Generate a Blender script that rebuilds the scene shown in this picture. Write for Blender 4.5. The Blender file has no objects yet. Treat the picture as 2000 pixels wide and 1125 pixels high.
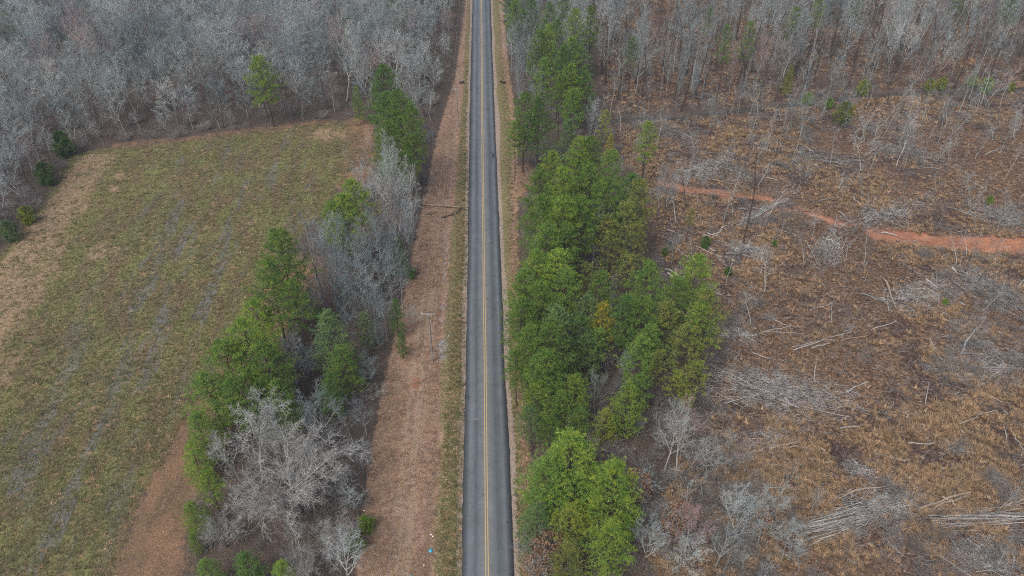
import bpy, math, random
import numpy as np
from mathutils import Vector, Matrix

R = math.radians
random.seed(7)
rng = np.random.default_rng(7)
SC = bpy.context.scene
COL = SC.collection

# ------------------------------------------------------------------ camera, light, exposure
TILT, YAW, FPX, CAMH = 37.9, 2.0, 1500.0, 95.5
_t, _y = R(TILT), R(YAW)
FH = np.array([math.sin(_y), math.cos(_y), 0.0])
CR = np.array([math.cos(_y), -math.sin(_y), 0.0])
CF = math.cos(_t) * FH + np.array([0, 0, -math.sin(_t)])
CU = math.sin(_t) * FH + np.array([0, 0, math.cos(_t)])
CAM = np.array([-0.2, 0.0, CAMH])

def ray(px, py):
    return CF + (px - 1000.0) / FPX * CR - (py - 562.5) / FPX * CU

def G(px, py, z=0.0):
    """world point at height z that the photograph shows at (px, py)"""
    d = ray(px, py)
    t = (z - CAM[2]) / d[2]
    p = CAM + t * d
    return float(p[0]), float(p[1])

def project(x, y, z):
    v0, v1, v2 = x - CAM[0], y - CAM[1], z - CAM[2]
    a = v0 * CR[0] + v1 * CR[1] + v2 * CR[2]
    b = v0 * CU[0] + v1 * CU[1] + v2 * CU[2]
    c = v0 * CF[0] + v1 * CF[1] + v2 * CF[2]
    return 1000 + FPX * a / c, 562.5 - FPX * b / c

# put the road (x = 0) under the row where the photograph has it
CAM[0] = 0.0
CAM[0] = -G(952.5, 1125)[0]

cam_d = bpy.data.cameras.new("camera")
cam = bpy.data.objects.new("camera", cam_d)
COL.objects.link(cam)
cam.location = CAM
cam.rotation_euler = (R(90 - TILT), 0, -R(YAW))
cam_d.sensor_width = 36
cam_d.lens = 36 * FPX / 2000
cam_d.clip_start = 1
cam_d.clip_end = 12000
SC.camera = cam

HAZE = 0.00025
SUN_EL, SUN_ROT = R(52), R(215)
world = bpy.data.worlds.new("World")
SC.world = world
world.use_nodes = True
wn = world.node_tree.nodes
bg = wn.get("Background") or wn.new("ShaderNodeBackground")
sky = wn.new("ShaderNodeTexSky")
sky.sky_type = 'NISHITA'
sky.sun_disc = False
sky.sun_elevation = SUN_EL
sky.sun_rotation = SUN_ROT
sky.air_density = 1.0
sky.dust_density = 6.0
sky.ozone_density = 1.0
world.node_tree.links.new(sky.outputs[0], bg.inputs[0])
bg.inputs[1].default_value = 0.115
if not any(n.type == 'OUTPUT_WORLD' for n in wn):
    wo = wn.new("ShaderNodeOutputWorld")
    world.node_tree.links.new(bg.outputs[0], wo.inputs[0])
sd = bpy.data.lights.new("sun", 'SUN')
sd.energy = 1.35
sd.angle = R(25)
sd.color = (1.0, 0.97, 0.93)
sun = bpy.data.objects.new("sun", sd)
COL.objects.link(sun)
# direction TO the sun for a Nishita sky: azimuth measured from +Y towards +X
_sv = Vector((math.sin(SUN_ROT) * math.cos(SUN_EL), math.cos(SUN_ROT) * math.cos(SUN_EL), math.sin(SUN_EL)))
sun.rotation_euler = _sv.to_track_quat('Z', 'Y').to_euler()
sun.location = (0, 0, 300)
SC.view_settings.view_transform = 'Standard'
SC.view_settings.look = 'None'
SC.view_settings.gamma = 1
SC.view_settings.use_curve_mapping = False
SC.view_settings.exposure = 0.40
SC.render.engine = 'CYCLES'
SC.cycles.max_bounces = 6
SC.cycles.diffuse_bounces = 3
SC.cycles.volume_bounces = 0
SC.cycles.filter_width = 1.1
SC.cycles.use_adaptive_sampling = False
SC.cycles.use_denoising = False

# ------------------------------------------------------------------ helpers
def link(o, parent=None):
    COL.objects.link(o)
    if parent is not None:
        o.parent = parent
    return o

def tag(o, label=None, cat=None, group=None, kind=None):
    if label: o['label'] = label
    if cat: o['category'] = cat
    if group: o['group'] = group
    if kind: o['kind'] = kind
    return o

def empty(name, loc, rz=0.0, sc=1.0, lean=(0, 0)):
    o = bpy.data.objects.new(name, None)
    o.empty_display_size = 0.5
    o.location = loc
    o.rotation_euler = (lean[0], lean[1], rz)
    o.scale = (sc, sc, sc) if not isinstance(sc, tuple) else sc
    COL.objects.link(o)
    return o

def mesh_from(name, V, faces, mat=None, smooth=False):
    """V (N,3); faces: list of int arrays (M,k)"""
    me = bpy.data.meshes.new(name)
    V = np.asarray(V, dtype=np.float32)
    me.vertices.add(len(V))
    me.vertices.foreach_set("co", V.ravel())
    loops = np.concatenate([np.asarray(f, dtype=np.int32).ravel() for f in faces])
    tot = np.concatenate([np.full(len(f), np.asarray(f).shape[1], dtype=np.int32) for f in faces])
    start = np.concatenate([[0], np.cumsum(tot)[:-1]]).astype(np.int32)
    me.loops.add(len(loops))
    me.loops.foreach_set("vertex_index", loops)
    me.polygons.add(len(tot))
    me.polygons.foreach_set("loop_start", start)
    if smooth:
        me.polygons.foreach_set("use_smooth", np.ones(len(tot), dtype=bool))
    me.update(calc_edges=True)
    if mat is not None:
        me.materials.append(mat)
    return me

def obj(name, me, parent=None, loc=None):
    o = bpy.data.objects.new(name, me)
    if loc is not None: o.location = loc
    return link(o, parent)

def tubes(P0, P1, R0, R1, k=4):
    """vectorised prisms; returns V, quads"""
    P0, P1 = np.asarray(P0, float), np.asarray(P1, float)
    R0, R1 = np.asarray(R0, float), np.asarray(R1, float)
    n = len(P0)
    d = P1 - P0
    d /= np.linalg.norm(d, axis=1, keepdims=True) + 1e-9
    ref = np.where(np.abs(d[:, 2:3]) < 0.9, np.array([[0, 0, 1.0]]), np.array([[1.0, 0, 0]]))
    a = np.cross(d, ref)
    a /= np.linalg.norm(a, axis=1, keepdims=True) + 1e-9
    b = np.cross(d, a)
    th = np.arange(k) * 2 * math.pi / k
    c, s = np.cos(th), np.sin(th)
    ring = a[:, None, :] * c[None, :, None] + b[:, None, :] * s[None, :, None]
    V = np.concatenate([P0[:, None, :] + ring * R0[:, None, None], P1[:, None, :] + ring * R1[:, None, None]], axis=1).reshape(-1, 3)
    i = np.arange(k)
    q = np.stack([i, (i + 1) % k, (i + 1) % k + k, i + k], axis=1)
    Q = (q[None] + (np.arange(n) * 2 * k)[:, None, None]).reshape(-1, 4)
    return V, Q

class MB:
    def __init__(s): s.V = []; s.F3 = []; s.F4 = []; s.n = 0
    def add(s, V, F):
        V = np.asarray(V, float); F = np.asarray(F, int)
        (s.F3 if F.shape[1] == 3 else s.F4).append(F + s.n)
        s.V.append(V); s.n += len(V)
    def tubes(s, P0, P1, R0, R1, k=4): s.add(*tubes(P0, P1, R0, R1, k))
    def tube(s, pts, rs, k=6):
        pts = [np.array(p, float) for p in pts]
        s.tubes(pts[:-1], pts[1:], rs[:-1], rs[1:], k)
        # end caps
        for p, q, r in ((pts[0], pts[1], rs[0]), (pts[-1], pts[-2], rs[-1])):
            V, _ = tubes([p], [q], [r], [r], k)
            ring = V[:k]
            VV = np.vstack([ring, p[None]])
            s.add(VV, [[i, (i + 1) % k, k] for i in range(k)])
    def box(s, c, size, rz=0.0):
        x, y, z = [v / 2 for v in size]
        V = np.array([[-x, -y, -z], [x, -y, -z], [x, y, -z], [-x, y, -z], [-x, -y, z], [x, -y, z], [x, y, z], [-x, y, z]])
        cs, sn = math.cos(rz), math.sin(rz)
        V = V @ np.array([[cs, sn, 0], [-sn, cs, 0], [0, 0, 1]]) + np.array(c)
        s.add(V, [[3, 2, 1, 0], [4, 5, 6, 7], [0, 1, 5, 4], [1, 2, 6, 5], [2, 3, 7, 6], [3, 0, 4, 7]])
    def mesh(s, name, mat, smooth=False):
        fs = []
        if s.F3: fs.append(np.concatenate(s.F3))
        if s.F4: fs.append(np.concatenate(s.F4))
        return mesh_from(name, np.concatenate(s.V), fs, mat, smooth)

def _hash(ix, iy, seed):
    h = (ix.astype(np.int64) * 374761393 + iy.astype(np.int64) * 668265263 + seed * 974634777) & 0xffffffff
    h = ((h ^ (h >> 13)) * 1274126177) & 0xffffffff
    return ((h ^ (h >> 16)) & 0xffff) / 65535.0

def vnoise(x, y, s, seed=0):
    x = np.asarray(x, float) / s; y = np.asarray(y, float) / s
    ix, iy = np.floor(x), np.floor(y)
    fx, fy = x - ix, y - iy
    fx = fx * fx * (3 - 2 * fx); fy = fy * fy * (3 - 2 * fy)
    a = _hash(ix, iy, seed); b = _hash(ix + 1, iy, seed)
    c = _hash(ix, iy + 1, seed); d = _hash(ix + 1, iy + 1, seed)
    return (a * (1 - fx) + b * fx) * (1 - fy) + (c * (1 - fx) + d * fx) * fy

def fbm(x, y, s, seed=0, o=3):
    t = 0; w = 0; a = 1
    for i in range(o):
        t = t + a * vnoise(x, y, s / 2 ** i, seed + i * 17); w += a; a *= 0.55
    return t / w

def sdist(poly, x, y):
    """signed distance (positive inside) to a polygon, vectorised"""
    x = np.asarray(x, float); y = np.asarray(y, float)
    best = np.full(x.shape, 1e9); inside = np.zeros(x.shape, bool)
    n = len(poly)
    for i in range(n):
        x0, y0 = poly[i]; x1, y1 = poly[(i + 1) % n]
        dx, dy = x1 - x0, y1 - y0
        t = np.clip(((x - x0) * dx + (y - y0) * dy) / (dx * dx + dy * dy + 1e-9), 0, 1)
        best = np.minimum(best, np.hypot(x - x0 - t * dx, y - y0 - t * dy))
        if y1 != y0:
            cond = ((y0 > y) != (y1 > y)) & (x < (x1 - x0) * (y - y0) / (y1 - y0) + x0)
            inside ^= cond
    return np.where(inside, best, -best)

def ldist(line, x, y):
    x = np.asarray(x, float); y = np.asarray(y, float)
    best = np.full(x.shape, 1e9)
    for (x0, y0), (x1, y1) in zip(line[:-1], line[1:]):
        dx, dy = x1 - x0, y1 - y0
        t = np.clip(((x - x0) * dx + (y - y0) * dy) / (dx * dx + dy * dy + 1e-9), 0, 1)
        best = np.minimum(best, np.hypot(x - x0 - t * dx, y - y0 - t * dy))
    return best

# ------------------------------------------------------------------ zones of the land
def GP(lst): return [G(*p) for p in lst]
FIELD = GP([(-420, 1250), (-330, 760), (-40, 545), (20, 470), (60, 425), (105, 365), (140, 305), (205, 291), (300, 283), (380, 272),
            (450, 262), (560, 247), (650, 236), (700, 240), (712, 262), (700, 310), (668, 360), (625, 420), (565, 480), (505, 560),
            (455, 640), (408, 700), (378, 790), (335, 880), (275, 980), (228, 1125), (190, 1280)])
CLEAR = GP([(1205, 240), (1330, 230), (1500, 205), (1640, 195), (1800, 185), (2080, 180), (2700, 190), (3000, 1200), (1900, 1300),
            (1500, 1280), (1255, 1125), (1285, 1010), (1310, 920), (1370, 830), (1400, 760), (1425, 700), (1420, 620), (1345, 560),
            (1290, 500), (1265, 430), (1240, 360), (1215, 300)])
TRACK = GP([(1290, 355), (1345, 368), (1400, 373), (1450, 379), (1500, 386)])
TRACK2 = GP([(1500, 386), (1560, 402), (1610, 420), (1660, 434), (1720, 452)])
TRACK3 = GP([(1720, 455), (1790, 465), (1860, 474), (1930, 477), (2020, 478), (2150, 490)])
SIDE = GP([(1500, 410), (1570, 412), (1640, 435)])
SAND = GP([(150, 308), (90, 400), (0, 560), (-120, 760)])
ORANGE = GP([(590, 520), (470, 720), (385, 850), (340, 950), (300, 1060), (290, 1150)])
CREEK = GP([(1190, 232), (1240, 228), (1330, 226), (1420, 215), (1500, 205), (1560, 200), (1640, 190), (1700, 184), (1800, 180), (1900, 178), (2010, 168)])

def rise(x, y):
    return 0.9 * (fbm(x, y, 60, 3, 2) - 0.5) * np.clip((np.abs(x) - 12) / 20, 0, 1)

def height(x, y):
    x = np.asarray(x, float); y = np.asarray(y, float)
    h = rise(x, y)
    ax = np.abs(x)
    rough = np.clip((ax - 6) / 8, 0, 1)
    h = h + rough * (0.16 * (fbm(x, y, 2.6, 21, 2) - 0.5))
    c = np.clip(sdist(CLEAR, x, y) / 6, 0, 1)
    h = h + c * (0.7 * (fbm(x, y, 9, 5, 3) - 0.5) + 0.25 * (vnoise(x, y, 1.6, 8) - 0.5))
    tr = np.minimum(ldist(TRACK, x, y), np.minimum(ldist(TRACK2, x, y), ldist(TRACK3, x, y)))
    h = h - 0.35 * np.exp(-(tr / 2.2) ** 2)
    h = h - 0.8 * np.exp(-(ldist(CREEK, x, y) / 1.6) ** 2)
    h = h - 0.30 * np.exp(-((x + 8.2 + 0.5 * np.sin(y / 17)) / 0.9) ** 2)           # roadside ditch on the left
    h = h - 0.35 * np.exp(-((x - 7.6) / 1.2) ** 2)
    h = np.where(ax < 4.6, np.minimum(h, -0.10 - 0.12 * np.clip((3.9 - ax) / .6, 0, 1)), h)
    return h

def H1(x, y): return float(height(np.array([x]), np.array([y]))[0])
# ------------------------------------------------------------------ materials
def new_mat(name):
    m = bpy.data.materials.new(name); m.use_nodes = True
    nt = m.node_tree; b = nt.nodes.get("Principled BSDF")
    b.inputs["Roughness"].default_value = 0.9
    b.inputs["Specular IOR Level"].default_value = 0.2
    return m, nt, b

def N(nt, t, **kw):
    n = nt.nodes.new(t)
    for k, v in kw.items():
        if k in ('operation', 'blend_type', 'data_type', 'attribute_name', 'noise_dimensions', 'feature', 'attribute_type', 'interpolation'):
            setattr(n, k, v)
    return n

def noise(nt, vec, scale, detail=3.0, rough=0.55, dist=0.0):
    n = nt.nodes.new("ShaderNodeTexNoise")
    n.inputs["Scale"].default_value = scale
    n.inputs["Detail"].default_value = detail
    n.inputs["Roughness"].default_value = rough
    n.inputs["Distortion"].default_value = dist
    if vec is not None: nt.links.new(vec, n.inputs["Vector"])
    return n.outputs[0]

def ramp(nt, fac, stops, interp='LINEAR'):
    r = nt.nodes.new("ShaderNodeValToRGB")
    r.color_ramp.interpolation = interp
    e = r.color_ramp.elements
    while len(e) < len(stops): e.new(0.5)
    for el, (p, c) in zip(e, stops):
        el.position = p; el.color = (c[0], c[1], c[2], 1)
    nt.links.new(fac, r.inputs[0])
    return r.outputs[0]

def mapping(nt, vec, scale=(1, 1, 1), rot=(0, 0, 0)):
    m = nt.nodes.new("ShaderNodeMapping")
    m.inputs["Scale"].default_value = scale
    m.inputs["Rotation"].default_value = rot
    nt.links.new(vec, m.inputs["Vector"])
    return m.outputs[0]

def math_(nt, op, a, b=None, c=None, clamp=False):
    n = nt.nodes.new("ShaderNodeMath"); n.operation = op; n.use_clamp = clamp
    for i, v in enumerate((a, b, c)):
        if v is None: continue
        if isinstance(v, (int, float)): n.inputs[i].default_value = v
        else: nt.links.new(v, n.inputs[i])
    return n.outputs[0]

def mix(nt, fac, a, b, blend='MIX'):
    n = nt.nodes.new("ShaderNodeMix"); n.data_type = 'RGBA'; n.blend_type = blend
    if isinstance(fac, (int, float)): n.inputs[0].default_value = fac
    else: nt.links.new(fac, n.inputs[0])
    for i, v in ((6, a), (7, b)):
        if isinstance(v, tuple): n.inputs[i].default_value = (v[0], v[1], v[2], 1)
        else: nt.links.new(v, n.inputs[i])
    return n.outputs[2]

def attr(nt, name):
    n = nt.nodes.new("ShaderNodeAttribute"); n.attribute_name = name
    return n.outputs["Fac"]

def edge(nt, w, nz, sharp=5.0, amp=0.9):
    """turn a soft zone weight and a noise into a ragged mask"""
    a = math_(nt, 'MULTIPLY_ADD', nz, amp, -amp / 2)
    a = math_(nt, 'ADD', w, a)
    return math_(nt, 'MULTIPLY_ADD', a, sharp, 0.5 - 0.5 * sharp, clamp=True)

# ---- the land: one material for ground, field, verge, clearing and track
def land_material():
    m, nt, b = new_mat("land")
    geo = nt.nodes.new("ShaderNodeNewGeometry")
    P = geo.outputs["Position"]
    n_big = noise(nt, P, 0.05, 4)
    n_med = noise(nt, P, 0.35, 5, 0.6)
    n_fine = noise(nt, P, 2.2, 4, 0.65)
    n_leaf = noise(nt, P, 7.0, 2, 0.7)
    n_edge = noise(nt, P, 0.6, 5, 0.65)
    # woods floor
    litter = ramp(nt, n_leaf, [(0.30, (0.030, 0.025, 0.023)), (0.47, (0.082, 0.065, 0.056)), (0.60, (0.155, 0.118, 0.100)), (0.75, (0.27, 0.215, 0.18))])
    litter = mix(nt, math_(nt, 'MULTIPLY', n_med, 0.7), litter, (0.066, 0.056, 0.051))
    # power line strip: red-brown leaf litter, fine speckle
    row = ramp(nt, n_leaf, [(0.28, (0.110, 0.072, 0.052)), (0.45, (0.235, 0.152, 0.110)), (0.58, (0.335, 0.230, 0.170)), (0.74, (0.50, 0.38, 0.30))])
    n_str = noise(nt, mapping(nt, P, (0.55, 0.07, 1)), 1.0, 5, 0.7, 0.6)
    n_rm = noise(nt, P, 0.9, 5, 0.7)
    row = mix(nt, 1.0, row, ramp(nt, n_rm, [(0.32, (.62, .56, .55)), (0.5, (1, 1, 1)), (0.68, (1.30, 1.36, 1.36))]), 'MULTIPLY')
    row = mix(nt, ramp(nt, n_str, [(0.46, (0, 0, 0)), (0.66, (.75, .75, .75))]), row, ramp(nt, n_leaf, [(0.3, (0.16, 0.112, 0.072)), (0.7, (0.36, 0.265, 0.175))]))
    row = mix(nt, math_(nt, 'MULTIPLY', edge(nt, attr(nt, "z_path"), n_rm, 2.0, 1.2), 0.7), row, ramp(nt, n_leaf, [(0.3, (0.18, 0.125, 0.082)), (0.7, (0.46, 0.35, 0.25))]))
    # field
    f_a = ramp(nt, n_fine, [(0.27, (0.034, 0.044, 0.020)), (0.43, (0.102, 0.110, 0.044)), (0.57, (0.190, 0.185, 0.078)), (0.73, (0.280, 0.270, 0.140))])
    f_b = ramp(nt, n_fine, [(0.30, (0.050, 0.038, 0.026)), (0.50, (0.125, 0.095, 0.060)), (0.72, (0.24, 0.185, 0.12))])
    nf = noise(nt, mapping(nt, P, (0.30, 0.11, 1), (0, 0, R(6))), 1.0, 5, 0.65)
    fld = mix(nt, ramp(nt, nf, [(0.40, (0, 0, 0)), (0.62, (.9, .9, .9))]), f_a, f_b)
    # grey wet furrows running along the field
    nfur = noise(nt, mapping(nt, P, (0.32, 0.050, 1), (0, 0, R(4))), 1.0, 6, 0.75, 0.5)
    nfur = math_(nt, 'MULTIPLY_ADD', attr(nt, "z_line"), 0.135, nfur)
    fur = math_(nt, 'MULTIPLY', ramp(nt, nfur, [(0.54, (0, 0, 0)), (0.64, (.95, .95, .95))]), attr(nt, "z_furrow"))
    fur = math_(nt, 'MULTIPLY', fur, ramp(nt, n_fine, [(0.40, (0.0, 0.0, 0.0)), (0.53, (1, 1, 1))]))
    fld = mix(nt, fur, fld, ramp(nt, n_leaf, [(0.3, (0.060, 0.065, 0.066)), (0.7, (0.24, 0.24, 0.25))]))
    sand = ramp(nt, n_fine, [(0.30, (0.140, 0.100, 0.062)), (0.50, (0.265, 0.195, 0.125)), (0.72, (0.42, 0.33, 0.22))])
    fld = mix(nt, edge(nt, attr(nt, "z_sand"), nf, 3.0, 1.3), fld, sand)
    orange = ramp(nt, n_leaf, [(0.30, (0.10, 0.062, 0.038)), (0.50, (0.225, 0.140, 0.090)), (0.72, (0.37, 0.25, 0.165))])
    orange = mix(nt, ramp(nt, nf, [(0.4, (0, 0, 0)), (0.6, (.75, .75, .75))]), orange, f_b)
    # verge
    ver = ramp(nt, n_fine, [(0.27, (0.075, 0.065, 0.036)), (0.45, (0.150, 0.138, 0.070)), (0.60, (0.235, 0.205, 0.115)), (0.75, (0.35, 0.285, 0.19))])
    shoulder = ramp(nt, n_leaf, [(0.30, (0.19, 0.15, 0.125)), (0.52, (0.30, 0.25, 0.21)), (0.72, (0.44, 0.39, 0.34))])
    # clearing: dry broomsedge, brown litter, dark soil
    c_a = ramp(nt, n_fine, [(0.30, (0.032, 0.025, 0.020)), (0.44, (0.110, 0.072, 0.047)), (0.58, (0.260, 0.172, 0.105)), (0.74, (0.46, 0.33, 0.215))])
    c_b = ramp(nt, n_fine, [(0.30, (0.024, 0.018, 0.016)), (0.52, (0.080, 0.056, 0.047)), (0.74, (0.20, 0.145, 0.125))])
    nc = noise(nt, P, 0.16, 6, 0.68)
    clr = mix(nt, ramp(nt, nc, [(0.44, (1, 1, 1)), (0.60, (0, 0, 0))]), c_a, c_b)
    ngr = noise(nt, mapping(nt, P, (0.12, 0.22, 1)), 1.0, 6, 0.7)
    clr = mix(nt, ramp(nt, ngr, [(0.55, (0, 0, 0)), (0.66, (.7, .7, .7))]), clr, ramp(nt, n_leaf, [(0.3, (0.055, 0.048, 0.046)), (0.55, (0.15, 0.13, 0.125)), (0.75, (0.30, 0.27, 0.26))]))
    c_d = ramp(nt, n_fine, [(0.30, (0.030, 0.022, 0.019)), (0.50, (0.130, 0.082, 0.054)), (0.72, (0.32, 0.215, 0.145))])
    clr = mix(nt, ramp(nt, attr(nt, "z_patch"), [(0.36, (.8, .8, .8)), (0.50, (0, 0, 0))]), clr, c_d)
    red = ramp(nt, n_med, [(0.30, (0.12, 0.055, 0.036)), (0.50, (0.29, 0.115, 0.062)), (0.72, (0.50, 0.25, 0.155))])
    red = mix(nt, 0.35, red, ramp(nt, n_leaf, [(0.3, (0.2, 0.1, 0.06)), (0.7, (0.6, 0.36, 0.25))]))
    c = litter
    c = mix(nt, edge(nt, attr(nt, "z_field"), n_edge, 5.0), c, fld)
    c = mix(nt, edge(nt, attr(nt, "z_orange"), n_edge, 3.0, 1.2), c, orange)
    c = mix(nt, edge(nt, attr(nt, "z_row"), n_edge, 5.0), c, row)
    c = mix(nt, edge(nt, attr(nt, "z_verge"), n_edge, 3.0, 1.1), c, ver)
    c = mix(nt, edge(nt, attr(nt, "z_clear"), n_edge, 4.0), c, clr)
    c = mix(nt, edge(nt, attr(nt, "z_shoulder"), n_fine, 4.0), c, shoulder)
    c = mix(nt, edge(nt, attr(nt, "z_red"), n_edge, 2.6, 1.5), c, red)
    c = mix(nt, 1.0, c, ramp(nt, n_big, [(0.3, (0.86, 0.86, 0.88)), (0.7, (1.12, 1.10, 1.06))]), 'MULTIPLY')
    nt.links.new(c, b.inputs["Base Color"])
    b.inputs["Roughness"].default_value = 0.95
    b.inputs["Specular IOR Level"].default_value = 0.1
    bump = nt.nodes.new("ShaderNodeBump")
    bump.inputs["Strength"].default_value = 0.75
    bump.inputs["Distance"].default_value = 0.25
    hsum = math_(nt, 'ADD', n_fine, math_(nt, 'MULTIPLY', n_leaf, 0.4))
    nt.links.new(hsum, bump.inputs["Height"])
    nt.links.new(bump.outputs[0], b.inputs["Normal"])
    return m

def bark_material(name, stops, patch=None):
    m, nt, b = new_mat(name)
    oi = nt.nodes.new("ShaderNodeObjectInfo")
    geo = nt.nodes.new("ShaderNodeTexCoord")
    c = ramp(nt, oi.outputs["Random"], stops)
    nz = noise(nt, geo.outputs["Object"], 3.0, 4, 0.6)
    c = mix(nt, 1.0, c, ramp(nt, nz, [(0.3, (0.62, 0.62, 0.60)), (0.7, (1.3, 1.3, 1.3))]), 'MULTIPLY')
    gp = nt.nodes.new("ShaderNodeNewGeometry")
    ns = noise(nt, gp.outputs["Position"], 0.045, 3, 0.6)      # stands of different species
    c = mix(nt, 1.0, c, ramp(nt, ns, [(0.36, (0.64, 0.74, 0.78)), (0.50, (0.98, 1.01, 1.03)), (0.64, (1.32, 1.30, 1.27))]), 'MULTIPLY')
    nt.links.new(c, b.inputs["Base Color"])
    return m

def needle_material(name="pine_needles"):
    m, nt, b = new_mat(name)
    oi = nt.nodes.new("ShaderNodeObjectInfo")
    tc = nt.nodes.new("ShaderNodeTexCoord")
    n1 = noise(nt, tc.outputs["Object"], 0.9, 3, 0.6)
    n2 = noise(nt, tc.outputs["Object"], 5.0, 2, 0.6)
    c = ramp(nt, n1, [(0.32, (0.42, 0.62, 0.62)), (0.52, (0.95, 0.97, 0.90)), (0.68, (1.60, 1.28, 0.80))])
    c = mix(nt, 1.0, c, oi.outputs["Color"], 'MULTIPLY')
    c = mix(nt, 1.0, c, ramp(nt, n2, [(0.3, (0.85, 0.86, 0.85)), (0.7, (1.15, 1.12, 1.1))]), 'MULTIPLY')
    nt.links.new(c, b.inputs["Base Color"])
    b.inputs["Roughness"].default_value = 0.7
    tr = nt.nodes.new("ShaderNodeBsdfTranslucent")
    nt.links.new(c, tr.inputs["Color"])
    ms = nt.nodes.new("ShaderNodeMixShader"); ms.inputs[0].default_value = 0.30
    out = [n for n in nt.nodes if n.type == 'OUTPUT_MATERIAL'][0]
    nt.links.new(b.outputs[0], ms.inputs[1]); nt.links.new(tr.outputs[0], ms.inputs[2])
    nt.links.new(ms.outputs[0], out.inputs[0])
    return m

def simple(name, c0, c1, scale=3.0, rough=0.9, rand=0.0, spec=0.2):
    m, nt, b = new_mat(name)
    tc = nt.nodes.new("ShaderNodeTexCoord")
    nz = noise(nt, tc.outputs["Object"], scale, 4, 0.6)
    c = ramp(nt, nz, [(0.32, c0), (0.68, c1)])
    if rand:
        oi = nt.nodes.new("ShaderNodeObjectInfo")
        c = mix(nt, 1.0, c, ramp(nt, oi.outputs["Random"], [(0, (1 - rand,) * 3), (1, (1 + rand,) * 3)]), 'MULTIPLY')
    nt.links.new(c, b.inputs["Base Color"])
    b.inputs["Roughness"].default_value = rough
    b.inputs["Specular IOR Level"].default_value = spec
    return m

M = {}
M['land'] = land_material()
M['bark'] = bark_material("hardwood_bark", [(0.0, (0.075, 0.068, 0.062)), (0.35, (0.13, 0.125, 0.115)), (0.7, (0.25, 0.25, 0.24)), (1.0, (0.30, 0.295, 0.28))])
M['limb'] = bark_material("hardwood_limb_bark", [(0.0, (0.22, 0.235, 0.23)), (0.4, (0.38, 0.415, 0.405)), (0.75, (0.50, 0.53, 0.53)), (1.0, (0.32, 0.33, 0.32))])
M['twig'] = bark_material("bare_twigs", [(0.0, (0.15, 0.165, 0.170)), (0.25, (0.26, 0.30, 0.31)), (0.45, (0.40, 0.445, 0.455)), (0.62, (0.23, 0.29, 0.285)), (0.80, (0.47, 0.50, 0.52)), (0.90, (0.22, 0.225, 0.235)), (0.95, (0.31, 0.21, 0.21)), (1.0, (0.34, 0.21, 0.21))])
M['pale'] = bark_material("pale_dead_bark", [(0.0, (0.31, 0.32, 0.31)), (1.0, (0.44, 0.44, 0.43))])
M['pinebark'] = simple("pine_bark", (0.040, 0.032, 0.028), (0.105, 0.082, 0.070), 4.0, rand=0.2)
M['needle'] = needle_material()
M['log'] = simple("weathered_wood", (0.21, 0.195, 0.18), (0.42, 0.40, 0.375), 2.5, rand=0.3)
M['tanlog'] = simple("brown_log_wood", (0.19, 0.145, 0.11), (0.38, 0.30, 0.24), 2.5, rand=0.2)
M['darklog'] = simple("dark_log_bark", (0.035, 0.028, 0.024), (0.10, 0.08, 0.07), 3.0)
M['stick'] = simple("slash_sticks", (0.085, 0.080, 0.077), (0.50, 0.50, 0.49), 1.0, rand=0.35)
M['openwood'] = simple("grey_green_twigs", (0.22, 0.225, 0.215), (0.47, 0.475, 0.46), 1.2, rand=0.1)
M['brush'] = simple("grey_brown_brush", (0.13, 0.118, 0.108), (0.36, 0.345, 0.33), 1.2, rand=0.4)
M['straw'] = simple("dry_grass_blades", (0.180, 0.115, 0.064), (0.50, 0.355, 0.215), 0.8, rand=0.4)
M['brownleaf'] = simple("brown_leaves", (0.17, 0.10, 0.065), (0.38, 0.25, 0.17), 1.5, rand=0.25)
M['greybrown'] = simple("dead_weed_stems", (0.10, 0.086, 0.075), (0.31, 0.265, 0.235), 0.8, rand=0.4)
M['fgrass'] = simple("field_grass_blades", (0.070, 0.080, 0.034), (0.195, 0.185, 0.085), 0.8, rand=0.4)
M['polewood'] = simple("pole_wood", (0.16, 0.145, 0.13), (0.30, 0.28, 0.26), 2.0)
M['armwood'] = simple("crossarm_wood", (0.38, 0.37, 0.35), (0.55, 0.54, 0.52), 2.0)
M['metal'] = simple("galvanised_steel", (0.25, 0.26, 0.27), (0.38, 0.39, 0.40), 3.0, 0.5, spec=0.5)
M['porcelain'] = simple("white_porcelain", (0.6, 0.6, 0.58), (0.7, 0.7, 0.68), 3.0, 0.3, spec=0.5)
M['wire'] = simple("aluminium_wire", (0.30, 0.29, 0.27), (0.38, 0.37, 0.35), 1.0, 0.6)
M['stone'] = simple("grey_stones", (0.15, 0.15, 0.155), (0.38, 0.38, 0.39), 1.6, rand=0.2)
M['white'] = simple("white_litter", (0.72, 0.72, 0.70), (0.85, 0.85, 0.83), 2.0, 0.6)
M['blue'] = simple("blue_plastic", (0.02, 0.24, 0.42), (0.05, 0.42, 0.62), 3.0, 0.35, spec=0.5)
M['void'] = simple("culvert_steel_and_shade", (0.02, 0.018, 0.015), (0.06, 0.05, 0.045), 3.0)  # near-black: pipe and walls, also painted shade on the culvert mouth sheets
M['creek'] = simple("creek_water", (0.045, 0.038, 0.03), (0.08, 0.065, 0.05), 0.5, 0.15, spec=0.5)

def yellow_paint():
    m, nt, b = new_mat("yellow_road_paint")
    geo = nt.nodes.new("ShaderNodeNewGeometry")
    n1 = noise(nt, geo.outputs["Position"], 5.0, 5, 0.7)
    c = ramp(nt, n1, [(0.30, (0.22, 0.20, 0.17)), (0.45, (0.44, 0.33, 0.17)), (0.75, (0.58, 0.46, 0.25))])
    nt.links.new(c, b.inputs["Base Color"]); b.inputs["Roughness"].default_value = 0.7
    return m
M['yellow'] = yellow_paint()

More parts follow.
